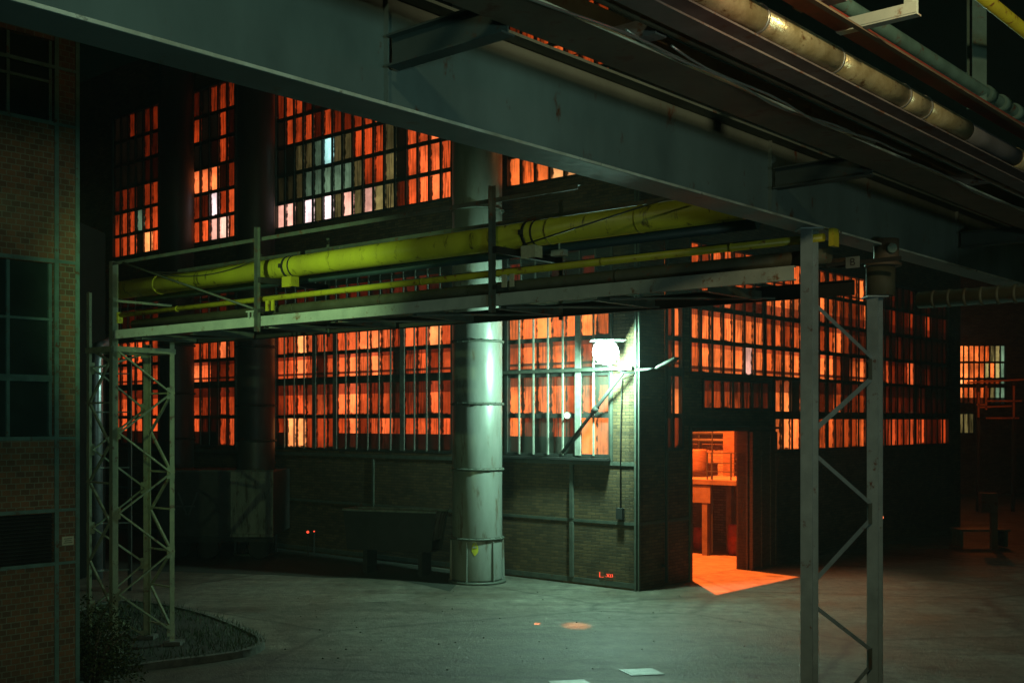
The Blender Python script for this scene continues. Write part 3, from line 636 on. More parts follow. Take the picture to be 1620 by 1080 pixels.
# painted mark and tag on the first duct
mk = MB(); R1 = .62
def onduct(a, z, o=.004): return V((-.865+(R1+o)*math.sin(a), 28.3-(R1+o)*math.cos(a), z))
def disc_on(mb, a0, z0, ra, rz, o):
    pts = [onduct(a0+ra*math.cos(k/18*6.283)*(1+.12*math.sin(k*2.7)), z0+rz*math.sin(k/18*6.283)*(1+.1*math.cos(k*1.9)), o) for k in range(18)]
    cc = onduct(a0, z0, o)
    for k in range(18): mb.face([cc, pts[(k+1) % 18], pts[k]][::-1])
disc_on(mk, -.06, .88, .13, .16, .004); mk.build('yellow_paint_mark', 'yellow', d1)
def text(body, size, p, right, up, m, name, parent, ext=.001):
    cu = bpy.data.curves.new(name, 'FONT'); cu.body = body; cu.size = size; cu.extrude = ext; cu.align_x = 'CENTER'; cu.align_y = 'CENTER'
    tmp = bpy.data.objects.new(name, cu); me = bpy.data.meshes.new_from_object(tmp); bpy.data.objects.remove(tmp)
    nrm = right.cross(up)
    for v in me.vertices: c0 = v.co.copy(); v.co = p+right*c0.x+up*c0.y+nrm*c0.z
    o_ = ORG[parent.name]
    for v in me.vertices: v.co -= o_
    me.materials.clear(); me.materials.append(M[m]); o = bpy.data.objects.new(name, me); COL.objects.link(o); o.parent = parent; ORG[o.name] = o_
    return o
text('2', .26, onduct(-.07, .98, .010), V((math.cos(-.07), math.sin(-.07), 0)), Z, 'bar_pale', 'number', d1)

# ------------------------------------------------------------------ pipe bridge
A0 = V((-6.67, 19.0, 0)); P1 = V((2.86, 10.94, 0)); P2 = V((3.85, 12.07, 0))
BD = (P1-A0).normalized(); BL = (P1-A0).length; BW = V((-BD.y, BD.x, 0))   # BW points away from the camera
def B(t, w_, z): p = A0+BD*t+BW*w_; return V((p.x, p.y, z))
br = thing('pipe_bridge', 'steel pipe bridge with pale edge channel running from lattice tower to trestle', 'pipe bridge', (A0.x, A0.y, 5.3))
m_ = MB(); m_.channel(B(.1, .0, 5.43), B(BL-.15, .0, 5.43), .06, .14, side=1); m_.build('edge_channel', 'channel', br)
m_ = MB(); m_.channel(B(-.3, 1.25, 5.40), B(BL-.1, 1.25, 5.40), .06, .16, side=-1); m_.build('back_channel', 'dark', br)
ups = [3.97, 8.46]
for t in (0.6, 2.2, 3.97, 5.5, 7.0, 8.46, 9.9, 11.3):
    m_ = MB(); m_.channel(B(t, .05, 5.38), B(t, 1.2, 5.38), .08, .10); m_.build('cross_member', 'rail', br)
for t in ups:
    m_ = MB(); m_.angle(B(t, -.045, 5.28), B(t, -.045, 6.78), .06, BD, -BW); m_.build('upright', 'rail', br)
    m_ = MB(); m_.angle(B(t, 1.25, 5.28), B(t, 1.25, 6.78), .06, BD, BW); m_.build('upright', 'rail', br)
    m_ = MB(); m_.bar(B(t+.06, -.06, 6.02), B(t+.06, 1.2, 6.02), .07, .08); m_.bar(B(t+.06, -.06, 5.58), B(t+.06, 1.2, 5.58), .07, .05); m_.build('bearer', 'dark', br)
m_ = MB(); m_.angle(B(0, .0, 6.64), B(9.7, .0, 6.64), .05, BW, -Z); m_.build('top_rail', 'rail', br)
m_ = MB(); m_.angle(B(0, 1.25, 6.64), B(12, 1.25, 6.64), .05, BW, -Z); m_.build('top_rail', 'rail', br)
m_ = MB(); m_.tube([B(.35, -.02, 6.6), B(3.85, -.02, 5.62)], .018, 8); m_.build('diagonal_brace', 'rail', br)
m_ = MB(); m_.tube([B(9.0, -.12, 6.02), B(11.2, -.10, 6.35)], .010, 6); m_.build('diagonal_brace', 'rail', br)
for t in (1.4, 4.7, 6.2, 7.7, 9.2, 10.7):      # bracing under the deck
    m_ = MB(); m_.bar(B(t-.6, .06, 5.34), B(t+.8, 1.2, 5.34), .05, .02); m_.build('deck_brace', 'rail', br)
# pipes on the bridge
def pipe(name, label, m, t0, t1, w_, z, r, cat='pipe', joints=(), n=20, parent=None):
    o = thing(name, label, cat, B(t0, w_, z-r))
    q = MB(); q.tube([B(t0, w_, z), B(t1, w_, z)], r, n); q.build('pipe_body', m, o)
    for t in joints:
        q = MB(); q.tube([B(t-.012, w_, z), B(t+.012, w_, z)], r+.006, n); q.build('joint_band', m, o)
    return o
big = pipe('yellow_pipe', 'thick yellow pipe along the top of the pipe bridge', 'yellow', -.3, 11.95, .30, 6.22, .150, joints=(.95, 9.1, 10.35), n=32)
for t in ups:
    q = MB(); q.tube([B(t+.28, .30, 6.22), B(t+.32, .30, 6.22)], .160, 32); q.tube([B(t+.42, .30, 6.22), B(t+.44, .30, 6.22)], .160, 32)
    q.box(B(t+.30, .13, 6.22), BD*.02, BW*.03, Z*.03); q.build('pipe_clamp', 'dark', big)
    q = MB(); q.box(B(t+.36, .20, 5.995+.0), BD*.10, BW*.01, Z*.075); q.box(B(t+.26, .26, 5.995), BD*.008, BW*.07, Z*.07); q.box(B(t+.46, .26, 5.995), BD*.008, BW*.07, Z*.07)
    q.build('saddle', 'paper' if t > 8 else 'yellow2', big)
sm = pipe('yellow_pipe', 'thin yellow pipe under the thick one on the pipe bridge', 'yellow2', .15, BL+.12, .06, 5.755, .040, joints=(1.8, 7.2, 10.0, 11.6))
q = MB(); q.box(B(.12, .06, 5.71), BD*.02, BW*.045, Z*.09); q.build('end_flange', 'yellow2', sm)
q = MB(); q.box(B(BL+.22, .06, 5.74), BD*.025, BW*.06, Z*.085); q.build('end_flange', 'yellow2', sm)
for t in ups:
    q = MB(); q.box(B(t+.13, .03, 5.65), BD*.035, BW*.01, Z*.075); q.box(B(t+.25, .03, 5.65), BD*.03, BW*.01, Z*.075); q.build('saddle', 'paper' if t > 8 else 'yellow2', sm)
pipe('grey_pipe', 'dark grey lagged pipe directly above the pale channel of the bridge', 'lagging', .3, BL+.1, .22, 5.60, .075, joints=(4.5, 6.3, 7.9, 10.1))
pipe('blue_pipe', 'dark blue pipe just under the thick yellow pipe', 'blue', -.2, 11.6, .62, 6.07, .055)
pipe('blue_pipe', 'slim dark blue pipe at the back of the pipe bridge', 'blue', -.2, 11.6, .86, 5.90, .045)
pipe('black_pipe', 'black sooty pipe at the back edge of the pipe bridge', 'dark', -.2, 11.6, 1.08, 6.25, .10)
for (k, (t0, t1, w_, z, sag)) in enumerate(((.9, 3.9, .12, 6.42, .10), (1.0, 3.9, .13, 6.40, .16))):
    q = MB(); q.tube([B(t0+(t1-t0)*i/14, w_, z-sag*4*(i/14)*(1-i/14)) for i in range(15)], .007, 5)
    tag(q.build('cable', 'wire'), 'black cable sagging across the near end of the thick yellow pipe' if k == 0 else 'lower black cable drooping over the thick yellow pipe by the lattice tower', 'cable')
jb_ = MB(); jb_.box(B(9.05, .5, 5.99), BD*.09, BW*.05, Z*.035); jb_.bar(B(9.05, .5, 6.02), B(9.05, .5, 6.2), .02, .02)
tag(jb_.build('junction_box', 'channel'), 'small pale junction box right of the second upright under the thick yellow pipe', 'junction box')
hk = MB(); hk.bar(B(3.72, -.05, 5.58), B(3.92, -.05, 5.58), .03, .02); hk.bar(B(3.77, -.05, 5.58), B(3.77, -.05, 5.49), .02, .02, BD); hk.bar(B(3.86, -.05, 5.58), B(3.86, -.05, 5.49), .02, .02, BD)
hk.build('hook', 'channel', br)

# ------------------------------------------------------------------ lattice tower
TA = V((-6.67, 19.0, 0)); TB = V((-5.90, 19.88, 0)); TC = V((-6.54, 20.44, 0)); TDd = V((-7.31, 19.56, 0))
tw = thing('lattice_tower', 'green painted lattice tower carrying the left end of the pipe bridge', 'lattice tower', (-6.6, 19.7, 0))
def leg(p, top, w_=.09):
    dx = ((TA+TB+TC+TDd)/4-p); dx.z = 0
    e1 = (TB-TA).normalized(); e2 = (TDd-TA).normalized()
    s1 = 1 if dx.dot(e1) > 0 else -1; s2 = 1 if dx.dot(e2) > 0 else -1
    m_ = MB(); m_.angle(V((p.x, p.y, 0)), V((p.x, p.y, top)), w_, e1*s1, e2*s2, .010); m_.build('leg', 'lattice', tw)
leg(TA, 6.66, .10); leg(TB, 5.36); leg(TC, 5.36); leg(TDd, 6.2)
def zz(p, q, zp, zq, first, w_=.035, gp=True):
    """zigzag between two legs; zp, zq heights of the gussets"""
    d = (q-p).normalized(); nrm = Z.cross(d)
    nodes = sorted([(z, 0) for z in zp]+[(z, 1) for z in zq], reverse=True)
    pts = [V((p.x, p.y, z))+d*.09 if s == 0 else V((q.x, q.y, z))-d*.09 for z, s in nodes]
    for i in range(len(pts)-1):
        if nodes[i][1] != nodes[i+1][1]:
            m_ = MB(); m_.angle(pts[i], pts[i+1], w_, nrm*-1, (pts[i+1]-pts[i]).normalized().cross(nrm), .006); m_.build('brace', 'lattice', tw)
    if gp:
        for i, pt in enumerate(pts):
            m_ = MB(); m_.box(pt+d*(-.02 if nodes[i][1] == 0 else .02), d*.075, nrm*.004, Z*.10); m_.build('gusset', 'lattice', tw)
zA = [5.15, 3.79, 2.45, 1.08]; zB = [4.475, 3.09, 1.71, .35]
zz(TA, TB, zA, zB, 0)
zz(TDd, TC, [4.9, 3.5, 2.15, .8], [5.2, 4.2, 2.8, 1.45, .15], 0)
zz(TA, TDd, [5.0, 3.6, 2.3, .95], [5.25, 4.3, 2.95, 1.6, .3], 0, gp=False)
zz(TB, TC, [4.475, 3.09, 1.71, .35], [3.8, 2.4, 1.05], 0, gp=False)
for z in (4.48, 3.1, 2.45, 1.72, 1.08, .4):
    m_ = MB(); m_.bar(V((*TB.xy, z)), V((*TC.xy, z)), .03, .03); m_.build('strut', 'lattice', tw)
for z in (4.3, 2.95):
    m_ = MB(); m_.bar(V((*TA.xy, z)), V((*TDd.xy, z)), .03, .03); m_.build('strut', 'lattice', tw)
for (p, q) in ((TA, TB), (TB, TC), (TC, TDd), (TDd, TA)):
    m_ = MB(); m_.channel(V((p.x, p.y, 5.2)), V((q.x, q.y, 5.2)), .06, .09); m_.build('strut', 'lattice', tw)
for z in (6.0, 5.42):
    m_ = MB(); m_.bar(V((TA.x, TA.y, z)), V((TA.x, TA.y, z))+(TB-TA)*.95, .04, .04); m_.build('strut', 'lattice', tw)
for p in (TA, TB, TC, TDd):
    m_ = MB(); m_.box((p.x, p.y, .10), V((.14, 0, 0)), V((0, .14, 0)), Z*.06); m_.build('footing', 'concrete_kerb', tw)

# ------------------------------------------------------------------ trestle by the road
tr = thing('trestle', 'two grey steel posts with zigzag bracing standing beside the road', 'trestle', (P1.x, P1.y, 0))
for (p, top) in ((P1, 5.825), (P2, 5.30)):
    m_ = MB(); m_.ibeam(V((p.x, p.y, .0)), V((p.x, p.y, top)), .122, .13, up=W*-1, tf=.012); m_.build('post', 'post', tr)
    m_ = MB(); m_.box((p.x, p.y, top+.008), V((.11, 0, 0)), V((0, .11, 0)), Z*.008); m_.build('cap_plate', 'post', tr)
    m_ = MB(); m_.box((p.x, p.y, .012), V((.16, 0, 0)), V((0, .16, 0)), Z*.012); m_.build('base_plate', 'post', tr)
dd = (P2-P1).normalized(); a_ = V((P1.x, P1.y, 0))+dd*.07; b_ = V((P2.x, P2.y, 0))-dd*.07
seq = [(5.12, 4.64), (3.88, 4.44), (3.67, 3.09), (2.42, 2.96), (2.2, 1.55), (.95, 1.42), (.75, .15)]
for za_, zb_ in seq:
    m_ = MB(); m_.angle(a_+Z*za_, b_+Z*zb_, .045, BW, Z, .007); m_.build('brace', 'post', tr)
for z in (4.54, 3.02, 1.49):
    m_ = MB(); m_.box(b_+dd*.0+Z*z, dd*.09, BW*.006, Z*.11); m_.build('gusset', 'rail', tr)
# pipe stub and fittings over the second post
vb = thing('valve', 'dark flanged valve body on top of the second trestle post', 'valve', (P2.x+.05, P2.y, 5.3))
q = MB(); q.tube([(P2.x+.06, P2.y, 5.32), (P2.x+.06, P2.y, 5.62)], .15, 20, rad=None); q.build('valve_body', 'lagging', vb)
q = MB(); q.tube([(P2.x+.08, P2.y-.02, 5.63), (P2.x+.08, P2.y-.02, 5.66)], .19, 20); q.tube([(P2.x+.12, P2.y, 5.66), (P2.x+.12, P2.y, 5.92)], .13, 20); q.build('bonnet', 'brown', vb)
q = MB(); q.tube([(P2.x+.12, P2.y-.20, 5.8), (P2.x+.12, P2.y-.14, 5.8)], .05, 12); q.build('spindle', 'teal', vb)
rp_ = thing('rusty_pipe', 'dim rusty horizontal pipe leading away from the second trestle post', 'pipe', (4.1, 11.85, 5.2))
q = MB(); e0 = V((4.20, 11.75, 5.24)); e1 = e0-U*7
q.tube([e0, e1], .085, 20); q.build('pipe_body', 'lagging', rp_)
for k in range(9):
    q = MB(); c0 = e0-U*(.15+k*.16); q.tube([c0, c0-U*.03], .095, 20); q.build('joint_band', 'lagging', rp_)
sg = thing('sign_plate', 'small grey plate with a dark letter behind the first trestle post', 'sign', at(1348, 415, 11.7))
pc = at(1349, 415, 11.7); rt = -U
q = MB(); q.box(pc, rt*.075, W*.004, Z*.058); q.build('plate', 'plate', sg)
text('B', .11, pc-W*.006, rt, Z, 'dark', 'letter', sg)
q = MB(); q.box(at(1325, 416, 11.9), rt*.085, W*.004, Z*.05)
for i in range(4): q.box(at(1316+i*6, 416, 11.9)-W*.006, rt*.005, W*.002, Z*.03)
tag(q.build('nameplate', 'brown'), 'brown plate left of the grey lettered plate', 'sign')
q = MB(); q.bar(pc+W*.02-rt*.3, pc+W*.02+rt*.5, .02, .04); tag(q.build('mounting_bar', 'dark'), 'dark bar holding the small plates behind the trestle post', 'bar')

# ------------------------------------------------------------------ overhead steelwork
HB = 1.845
gr = thing('plate_girder', 'deep grey plate girder crossing the whole top of the view', 'girder', L(5.1, 0, CH+HB))
S0, S1 = -3, 24
m_ = MB(); m_.bar(L(5.1, S0, CH+HB+.37), L(5.1, S1, CH+HB+.37), .012, .70); m_.build('web', 'girder', gr)
m_ = MB(); m_.bar(L(5.1, S0, CH+HB+.010), L(5.1, S1, CH+HB+.010), .30, .020)
m_.mi = 1; m_.bar(L(4.9485, S0, CH+HB+.012), L(4.9485, S1, CH+HB+.012), .003, .019); m_.build('flange', ['girder', 'edge'], gr)
m_ = MB(); m_.bar(L(5.1, S0, CH+HB+.73), L(5.1, S1, CH+HB+.73), .26, .02); m_.build('flange', 'girder', gr)
for s in (4.66, 9.4, 14.1, 18.8):
    m_ = MB(); m_.box(L(5.075, s, CH+HB+.37), U*.018, W*.006, Z*.345); m_.build('stiffener', 'girder', gr)
for s in (4.66, 9.4, 14.1, 18.8):
    m_ = MB(); m_.ibeam(L(4.1, s, CH+2.20), L(5.02, s, CH+2.20), .11, .19, tf=.012)
    tag(m_.build('cross_beam', 'cross'), {4.66: 'short cross beam joined to the girder, nearest the camera', 9.4: 'dark cross beam joined to the girder just left of the trestle', 14.1: 'dark cross beam joined to the girder right of the trestle', 18.8: 'farthest dark cross beam joined to the girder'}[s], 'beam', 'cross beams between the girders')
bb = thing('brown_beam', 'brown steel beam with a worn pale edge under the foil clad pipe', 'beam', L(3.92, 0, CH+2.15))
H2 = CH+2.15
m_ = MB(); m_.bar(L(3.925, S0, H2+.01), L(3.925, S1, H2+.01), .35, .02); m_.mi = 1; m_.bar(L(3.747, S0, H2+.010), L(3.747, S1, H2+.010), .006, .0192); m_.build('flange', ['brown', 'edge'], bb)
m_ = MB(); m_.bar(L(3.98, S0, H2+.14), L(3.98, S1, H2+.14), .012, .24); m_.build('web', 'brown', bb)
rs = thing('rusty_rail', 'rusty brown rail between the brown beam and the grey rail overhead', 'rail', L(3.53, 0, H2))
m_ = MB(); m_.tube([L(3.55, S0, H2+.09), L(3.55, S1, H2+.09)], .065, 14); m_.build('pipe_body', 'brown', rs)
gy = MB(); gy.channel(L(3.38, S0, H2+.06), L(3.38, S1, H2+.06), .16, .10, side=-1)
tag(gy.build('grey_rail', 'purple'), 'grey purple steel rail directly below the foil clad pipe', 'rail')
gp = thing('foil_clad_pipe', 'golden foil clad pipe running along the overhead steelwork', 'pipe', L(3.33, 0, CH+2.26))
GH = CH+2.35
segs = [(-1, 5.95, 'gold'), (5.97, 6.95, 'gold'), (6.97, 8.05, 'gold'), (8.08, 8.45, 'gold'), (8.47, 9.35, 'gold'), (9.35, 10.6, 'hose'), (10.6, 11.05, 'gold'), (11.08, 14.5, 'gold'), (14.53, 20, 'gold')]
for (a, b, mm) in segs:
    rr = .086 if mm == 'gold' else .078
    m_ = MB(); k = max(2, int((b-a)/.35)); m_.tube([L(3.31, a+(b-a)*i/k, GH) for i in range(k+1)], rr, 24, rad=[rr+random.uniform(-.0025, .0025) for i in range(k+1)])
    m_.build('cladding' if mm == 'gold' else 'bare_section', mm, gp)
for s in (5.96, 6.96, 8.06, 8.46, 11.06, 14.5):
    m_ = MB(); m_.tube([L(3.31, s-.012, GH), L(3.31, s+.012, GH)], .091, 24); m_.build('band', 'silver', gp)
ru = MB(); ru.bar(L(3.14, S0, CH+2.47), L(3.14, S1, CH+2.47), .12, .012); ru.bar(L(3.20, S0, CH+2.54), L(3.20, S1, CH+2.54), .012, .13)
tag(ru.build('red_oxide_angle', 'redsteel'), 'red brown steel angle right above the foil clad pipe', 'steel angle')
rr_ = MB(); rr_.angle(L(3.03, S0, CH+2.42), L(3.03, S1, CH+2.42), .035, -U, Z); tag(rr_.build('edge_angle', 'brown'), 'thin dark angle along the upper side of the red brown steel', 'steel angle')
def brk(d0, d1, s, z, lab):
    m_ = MB(); m_.channel(L(d0, s, z), L(d1, s, z), .10, .11, up=W, side=1, t=.010)
    tag(m_.build('bracket', 'purple'), lab, 'bracket', 'channel brackets on the overhead rails')
brk(3.60, 4.0, 5.4, H2+.075, 'open ended channel bracket resting on the brown beam, nearest the camera')
brk(3.55, 3.95, 10.7, H2+.075, 'small channel bracket on the brown beam far to the right')
brk(2.95, 3.25, 6.35, CH+2.54, 'channel bracket above the brightest part of the foil clad pipe')
hg = thing('pipe_hanger', 'whitish rusty angle hanger with an upright above the foil clad pipe', 'hanger', L(2.95, 6.75, CH+2.44))
m_ = MB(); m_.angle(L(2.68, 6.78, CH+2.46), L(3.2, 6.78, CH+2.46), .07, W, Z, .010); m_.build('arm', 'channel', hg)
m_ = MB(); m_.angle(L(2.73, 6.86, CH+2.5), L(2.73, 6.86, CH+3.4), .06, W, U, .010); m_.build('upright', 'channel', hg)
tp = thing('teal_pipe', 'teal painted pipe with couplings behind the hanger at upper right', 'pipe', L(3.6, 3, CH+3))
m_ = MB(); m_.tube([L(3.6, 3, CH+3.0), L(3.6, 11.6, CH+3.0), L(3.58, 12.0, CH+3.0), L(3.45, 12.25, CH+2.99), L(2.6, 12.3, CH+2.98)], .055, 16); m_.build('pipe_body', 'teal', tp)
for s in (10.7, 11.1, 11.5):
    m_ = MB(); m_.tube([L(3.6, s, CH+3.0), L(3.6, s+.16, CH+3.0)], .075, 16); m_.build('coupling', 'teal', tp)
tpst = MB(); pz = at(1545, 100, 10.4); tpst.ibeam(V((pz.x, pz.y, 6.86)), V((pz.x, pz.y, 9.5)), .13, .13, up=V((0, 1, 0)), tf=.01)
tag(tpst.build('teal_post', 'teal'), 'teal upright steel post at the upper right above the beams', 'post')
yp = MB(); yp.tube([L(3.0, 4, CH+3.22), L(3.0, 22, CH+3.22)], .05, 14)
tag(yp.build('yellow_pipe', 'yellow2'), 'yellow pipe crossing the upper right corner', 'pipe')
for i, (s0, s1, d, sag) in enumerate(((2.0, 6.2, 3.72, .035), (5.2, 8.6, 3.70, .05), (5.6, 9.2, 3.66, .06), (8.2, 13.5, 3.73, .04))):
    m_ = MB(); m_.tube([L(d+.03*math.sin(k*.9), s0+(s1-s0)*k/16, H2+.03-sag*4*(k/16)*(1-k/16)) for k in range(17)], .008, 6)
    tag(m_.build('cable', 'silver'), ['silvery cable lying along the brown beam at the top edge of the view', 'silvery cable drooping beside the brown beam, left of two', 'silvery cable drooping beside the brown beam, right of two', 'thin silvery cable along the far end of the brown beam'][i], 'cable')

# ------------------------------------------------------------------ brick building on the left
LC = V((-6.09, 16.0, 0))
def LF(t, z, out=0): p = LC-W*t-U*out; return V((p.x, p.y, z))       # t: towards the camera
lb = thing('brick_building', 'steel framed brown brick building with dark windows at the left edge', 'building', (LC.x, LC.y, 0))
zr1 = CH+(665-410)/F*16; zr2 = CH+(665-690)/F*16
wz = [(1.0-.0, 0)]
def zl(y): return CH+(665-y)/F*15.6
hl = [(.36+k*2.4, 2.4+k*2.4, zl(692), zl(415)) for k in range(5)]+[(.36+k*2.4, 2.4+k*2.4, zl(195), zl(60)) for k in range(5)]+[(.36+k*2.4, 2.4+k*2.4, zl(893), zl(812)) for k in range(5)]
m_ = MB(); wall_cells(m_, LF, 0, 13, 0, 12, hl, .3, False)
m_.face([LF(0, 0), LF(0, 0, -8), LF(0, 12, -8), LF(0, 12)][::-1]); m_.face([LF(0, 12), LF(0, 12, -8), LF(13, 12, -8), LF(13, 12)])
m_.build('wall', 'brickleft', lb)
fr = MB()
dT = -W; dN = -U
def lm(t0, t1, z0, z1, o=.012, d=.03): fr.box(LF((t0+t1)/2, (z0+z1)/2, o-d/2+.004), dT*((t1-t0)/2), dN*(d/2), Z*((z1-z0)/2))
lm(-.004, .055, 0, 12); 
for k in range(6): lm(.30+k*2.4, .36+k*2.4, 0, 12)
for y in (-140, 102, 192, 411, 693, 808, 893):
    z = zl(y); lm(.056, .299, z-.02, z+.02)
    for k in range(5): lm(.361+k*2.4, 2.699+k*2.4, z-.025, z+.025)
fr.build('wall_frame', 'teal', lb)
for k in range(5):
    a, b = .36+k*2.4, 2.4+k*2.4
    for (y0, y1, cuts, vs2) in ((692, 415, (598, 504), True), (195, 60, (125,), True)):
        f = MB(); z0, z1 = zl(y0), zl(y1)
        for t in [a+.03, b-.03]+[a+.62*j for j in (1, 2, 3)]: f.box(LF(t, (z0+z1)/2, -.07), dT*.022, dN*.02, Z*((z1-z0)/2))
        for y in cuts: f.box(LF((a+b)/2, zl(y), -.068), dT*((b-a)/2), dN*.02, Z*(.045 if y == 598 else .018))
        wi = f.build('window', 'teal', lb)
        f = MB(); f.face([LF(a, z0, -.1), LF(b, z0, -.1), LF(b, z1, -.1), LF(a, z1, -.1)][::-1]); f.build('pane', 'glassdark', wi)
    f = MB(); z0, z1 = zl(893), zl(812); nl = 14
    for j in range(nl):
        z = z0+(z1-z0)*(j+.5)/nl; f.box(LF((a+b)/2, z, -.06), dT*((b-a)/2-.01), (dN*.03+Z*-.018), (Z*.006+dN*.003))
    f.face([LF(a, z0, -.14), LF(b, z0, -.14), LF(b, z1, -.14), LF(a, z1, -.14)][::-1])
    f.build('louvre', 'frame', lb)
pq = MB(); pcx = LF(.17, zl(858), .012); pq.box(pcx, dT*.085, dN*.005, Z*.06)
pq.mi = 1
for j, ww in enumerate((.06, .05, .065)): pq.box(pcx+dN*.007+Z*(.03-.028*j), dT*ww, dN*.001, Z*.005)
tag(pq.build('wall_plate', ['paper', 'rail']), 'small cream notice plate screwed to the brick strip of the left building', 'sign')

yl = thing('yard_lamp_blocker', 'added plate and arm over the unseen left yard lamp, cutting its upward light', 'lamp', (-5.2, 11.0, 6.2))
m_ = MB(); m_.box((-5.26, 10.98, 6.25), V((.19, 0, 0)), V((0, .2, 0)), Z*.006); m_.build('added_plate', 'dark', yl)  # plate added out of view to keep light off the upper duct
m_ = MB(); m_.tube([(-5.25, 11.0, 6.26), (-5.6, 11.0, 6.9), LF(5.0, 6.9, .0)], .03, 8); m_.build('arm', 'rail', yl)
# silvery vertical pipe and dark stack between the buildings
q = thing('downpipe', 'silvery vertical pipe with clamps behind the lattice tower', 'pipe', (-9.72, 26.6, 0))
m_ = MB(); m_.tube([(-9.72, 26.6, .3), (-9.72, 26.6, 5.4), (-9.72, 26.7, 5.7), (-9.6, 27.2, 5.85)], .15, 20); m_.build('pipe_body', 'metalpipe', q)
for z in (.5, 1.6, 2.9, 4.2, 5.1):
    m_ = MB(); m_.tube([(-9.72, 26.6, z-.02), (-9.72, 26.6, z+.02)], .18, 20); m_.bar((-9.72, 26.6, z), (-9.0, 26.75, z), .04, .03); m_.build('clamp', 'rail', q)
m_ = MB(); m_.bar((-9.0, 26.8, 0), (-9.0, 26.8, 5.6), .08, .08, V((0, 1, 0))); m_.build('bracket_post', 'dark', q)
q = MB(); q.ibeam(V((-8.4, 21.0, 0)), V((-8.4, 21.0, 6.3)), .10, .12, up=V((0, 1, 0)))
tag(q.build('steel_post', 'dark'), 'dark steel post between the left building and the lattice tower', 'post')
# annex behind the left building, shade put into its near-black colour
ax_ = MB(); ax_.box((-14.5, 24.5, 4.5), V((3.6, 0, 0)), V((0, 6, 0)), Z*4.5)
M['annex_black'] = mat('shaded_black_wall', (.010, .010, .009), .9, spec=.1)
tag(ax_.build('annex', 'annex_black'), 'near-black annex behind the brick building, shadow put into its colour', 'building')

# ------------------------------------------------------------------ container, skip and truck lights
ct = thing('container', 'tall box container with a pale scratched end standing on wheels by the hall', 'container', (-8.6, 33, 0))
cy = 32.6; x0 = (365-810)/F*cy; x1 = (432-810)/F*cy
bz0, bz1 = CH+(665-848)/F*cy, CH+(665-746)/F*cy
m_ = MB(); m_.box(((x0+x1)/2, cy+.03, (bz0+bz1)/2), V(((x1-x0)/2, 0, 0)), V((0, .03, 0)), Z*((bz1-bz0)/2))
for k in range(4): m_.box((x0+(x1-x0)*(k+.5)/4, cy-.012, (bz0+bz1)/2), V((.03, 0, 0)), V((0, .012, 0)), Z*((bz1-bz0)/2-.1))
m_.box(((x0+x1)/2, cy-.02, bz1-.22), V(((x1-x0)/2, 0, 0)), V((0, .02, 0)), Z*.03); m_.box(((x0+x1)/2, cy-.04, bz0+.03), V(((x1-x0)/2, 0, 0)), V((0, .04, 0)), Z*.04)
m_.build('end_panel', 'box', ct)
m_ = MB(); m_.box((x0-1.05, cy+1.3, (bz0+bz1)/2), V((1.04, 0, 0)), V((0, 1.25, 0)), Z*((bz1-bz0)/2)); m_.box(((x0+x1)/2, cy+1.3, (bz0+bz1)/2), V(((x1-x0)/2-.02, 0, 0)), V((0, 1.22, 0)), Z*((bz1-bz0)/2-.01)); m_.build('body', 'boxdark', ct)
m_ = MB(); m_.bar((x0-2.1, cy-.06, bz1+.03), (x1+.02, cy-.06, bz1+.03), .05, .05); m_.build('rim', 'rail', ct)
m_ = MB(); m_.bar((x0-2.1, cy+.2, bz0-.1), (x1, cy+.2, bz0-.1), .12, .16); m_.build('chassis', 'dark', ct)
for x in (x0-1.6, x0-.7, x1-.45):
    m_ = MB(); m_.tube([(x, cy+.15, .34), (x, cy+.20, .34), (x, cy+.38, .34), (x, cy+.42, .34)], .34, 20, rad=[.30, .34, .34, .30]); m_.build('wheel', 'tyre', ct)
m_ = MB(); m_.box((x0-1.3, cy-.02, 1.55), V((.28, 0, 0)), V((0, .015, 0)), Z*.02); m_.bar((x0-1.5, cy-.03, 1.95), (x0-1.25, cy-.03, 1.3), .05, .01, V((0, 1, 0))); m_.bar((x0-.95, cy-.03, 1.95), (x0-1.2, cy-.03, 1.3), .05, .01, V((0, 1, 0))); m_.build('strap', 'rail', ct)

sk = thing('skip', 'low dark skip with a pale worn rim and end beside the pale duct', 'skip', (-2.6, 29, 0))
e = at(690, 812, 29.0); q0 = V((e.x, 29.0, 0)); dl = V((-.93, .36, 0)).normalized(); dn_ = V((-dl.y, dl.x, 0)); 
if dn_.y < 0: dn_ = -dn_
Lk, Wk, zt, zb = 2.7, .75, 1.66, .62
def K(a, b, z): p = q0+dl*a+dn_*b; return V((p.x, p.y, z))
m_ = MB()
for (a0, a1, b0, b1) in ((0, Lk, 0, 0), (Lk, Lk, 0, Wk), (Lk, 0, Wk, Wk)):
    m_.face([K(a0*.9+.18, b0*.9+.06, zb), K(a1*.9+.18, b1*.9+.06, zb), K(a1, b1, zt), K(a0, b0, zt)][::-1])
    m_.face([K(a0*.9+.18, b0*.88+.08, zb), K(a1*.9+.18, b1*.88+.08, zb), K(a1*.99, b1*.97+.02, zt), K(a0*.99, b0*.97+.02, zt)])
m_.face([K(.18, .06, zb), K(Lk*.9+.18, .06, zb), K(Lk*.9+.18, Wk*.9+.06, zb), K(.18, Wk*.9+.06, zb)])
m_.build('body', 'dark', sk)
m_ = MB(); m_.bar(K(0, 0, zt), K(Lk, 0, zt), .06, .05); m_.bar(K(0, Wk, zt), K(Lk, Wk, zt), .06, .05); m_.bar(K(Lk, 0, zt), K(Lk, Wk, zt), .06, .05); m_.build('rim', 'plate', sk)
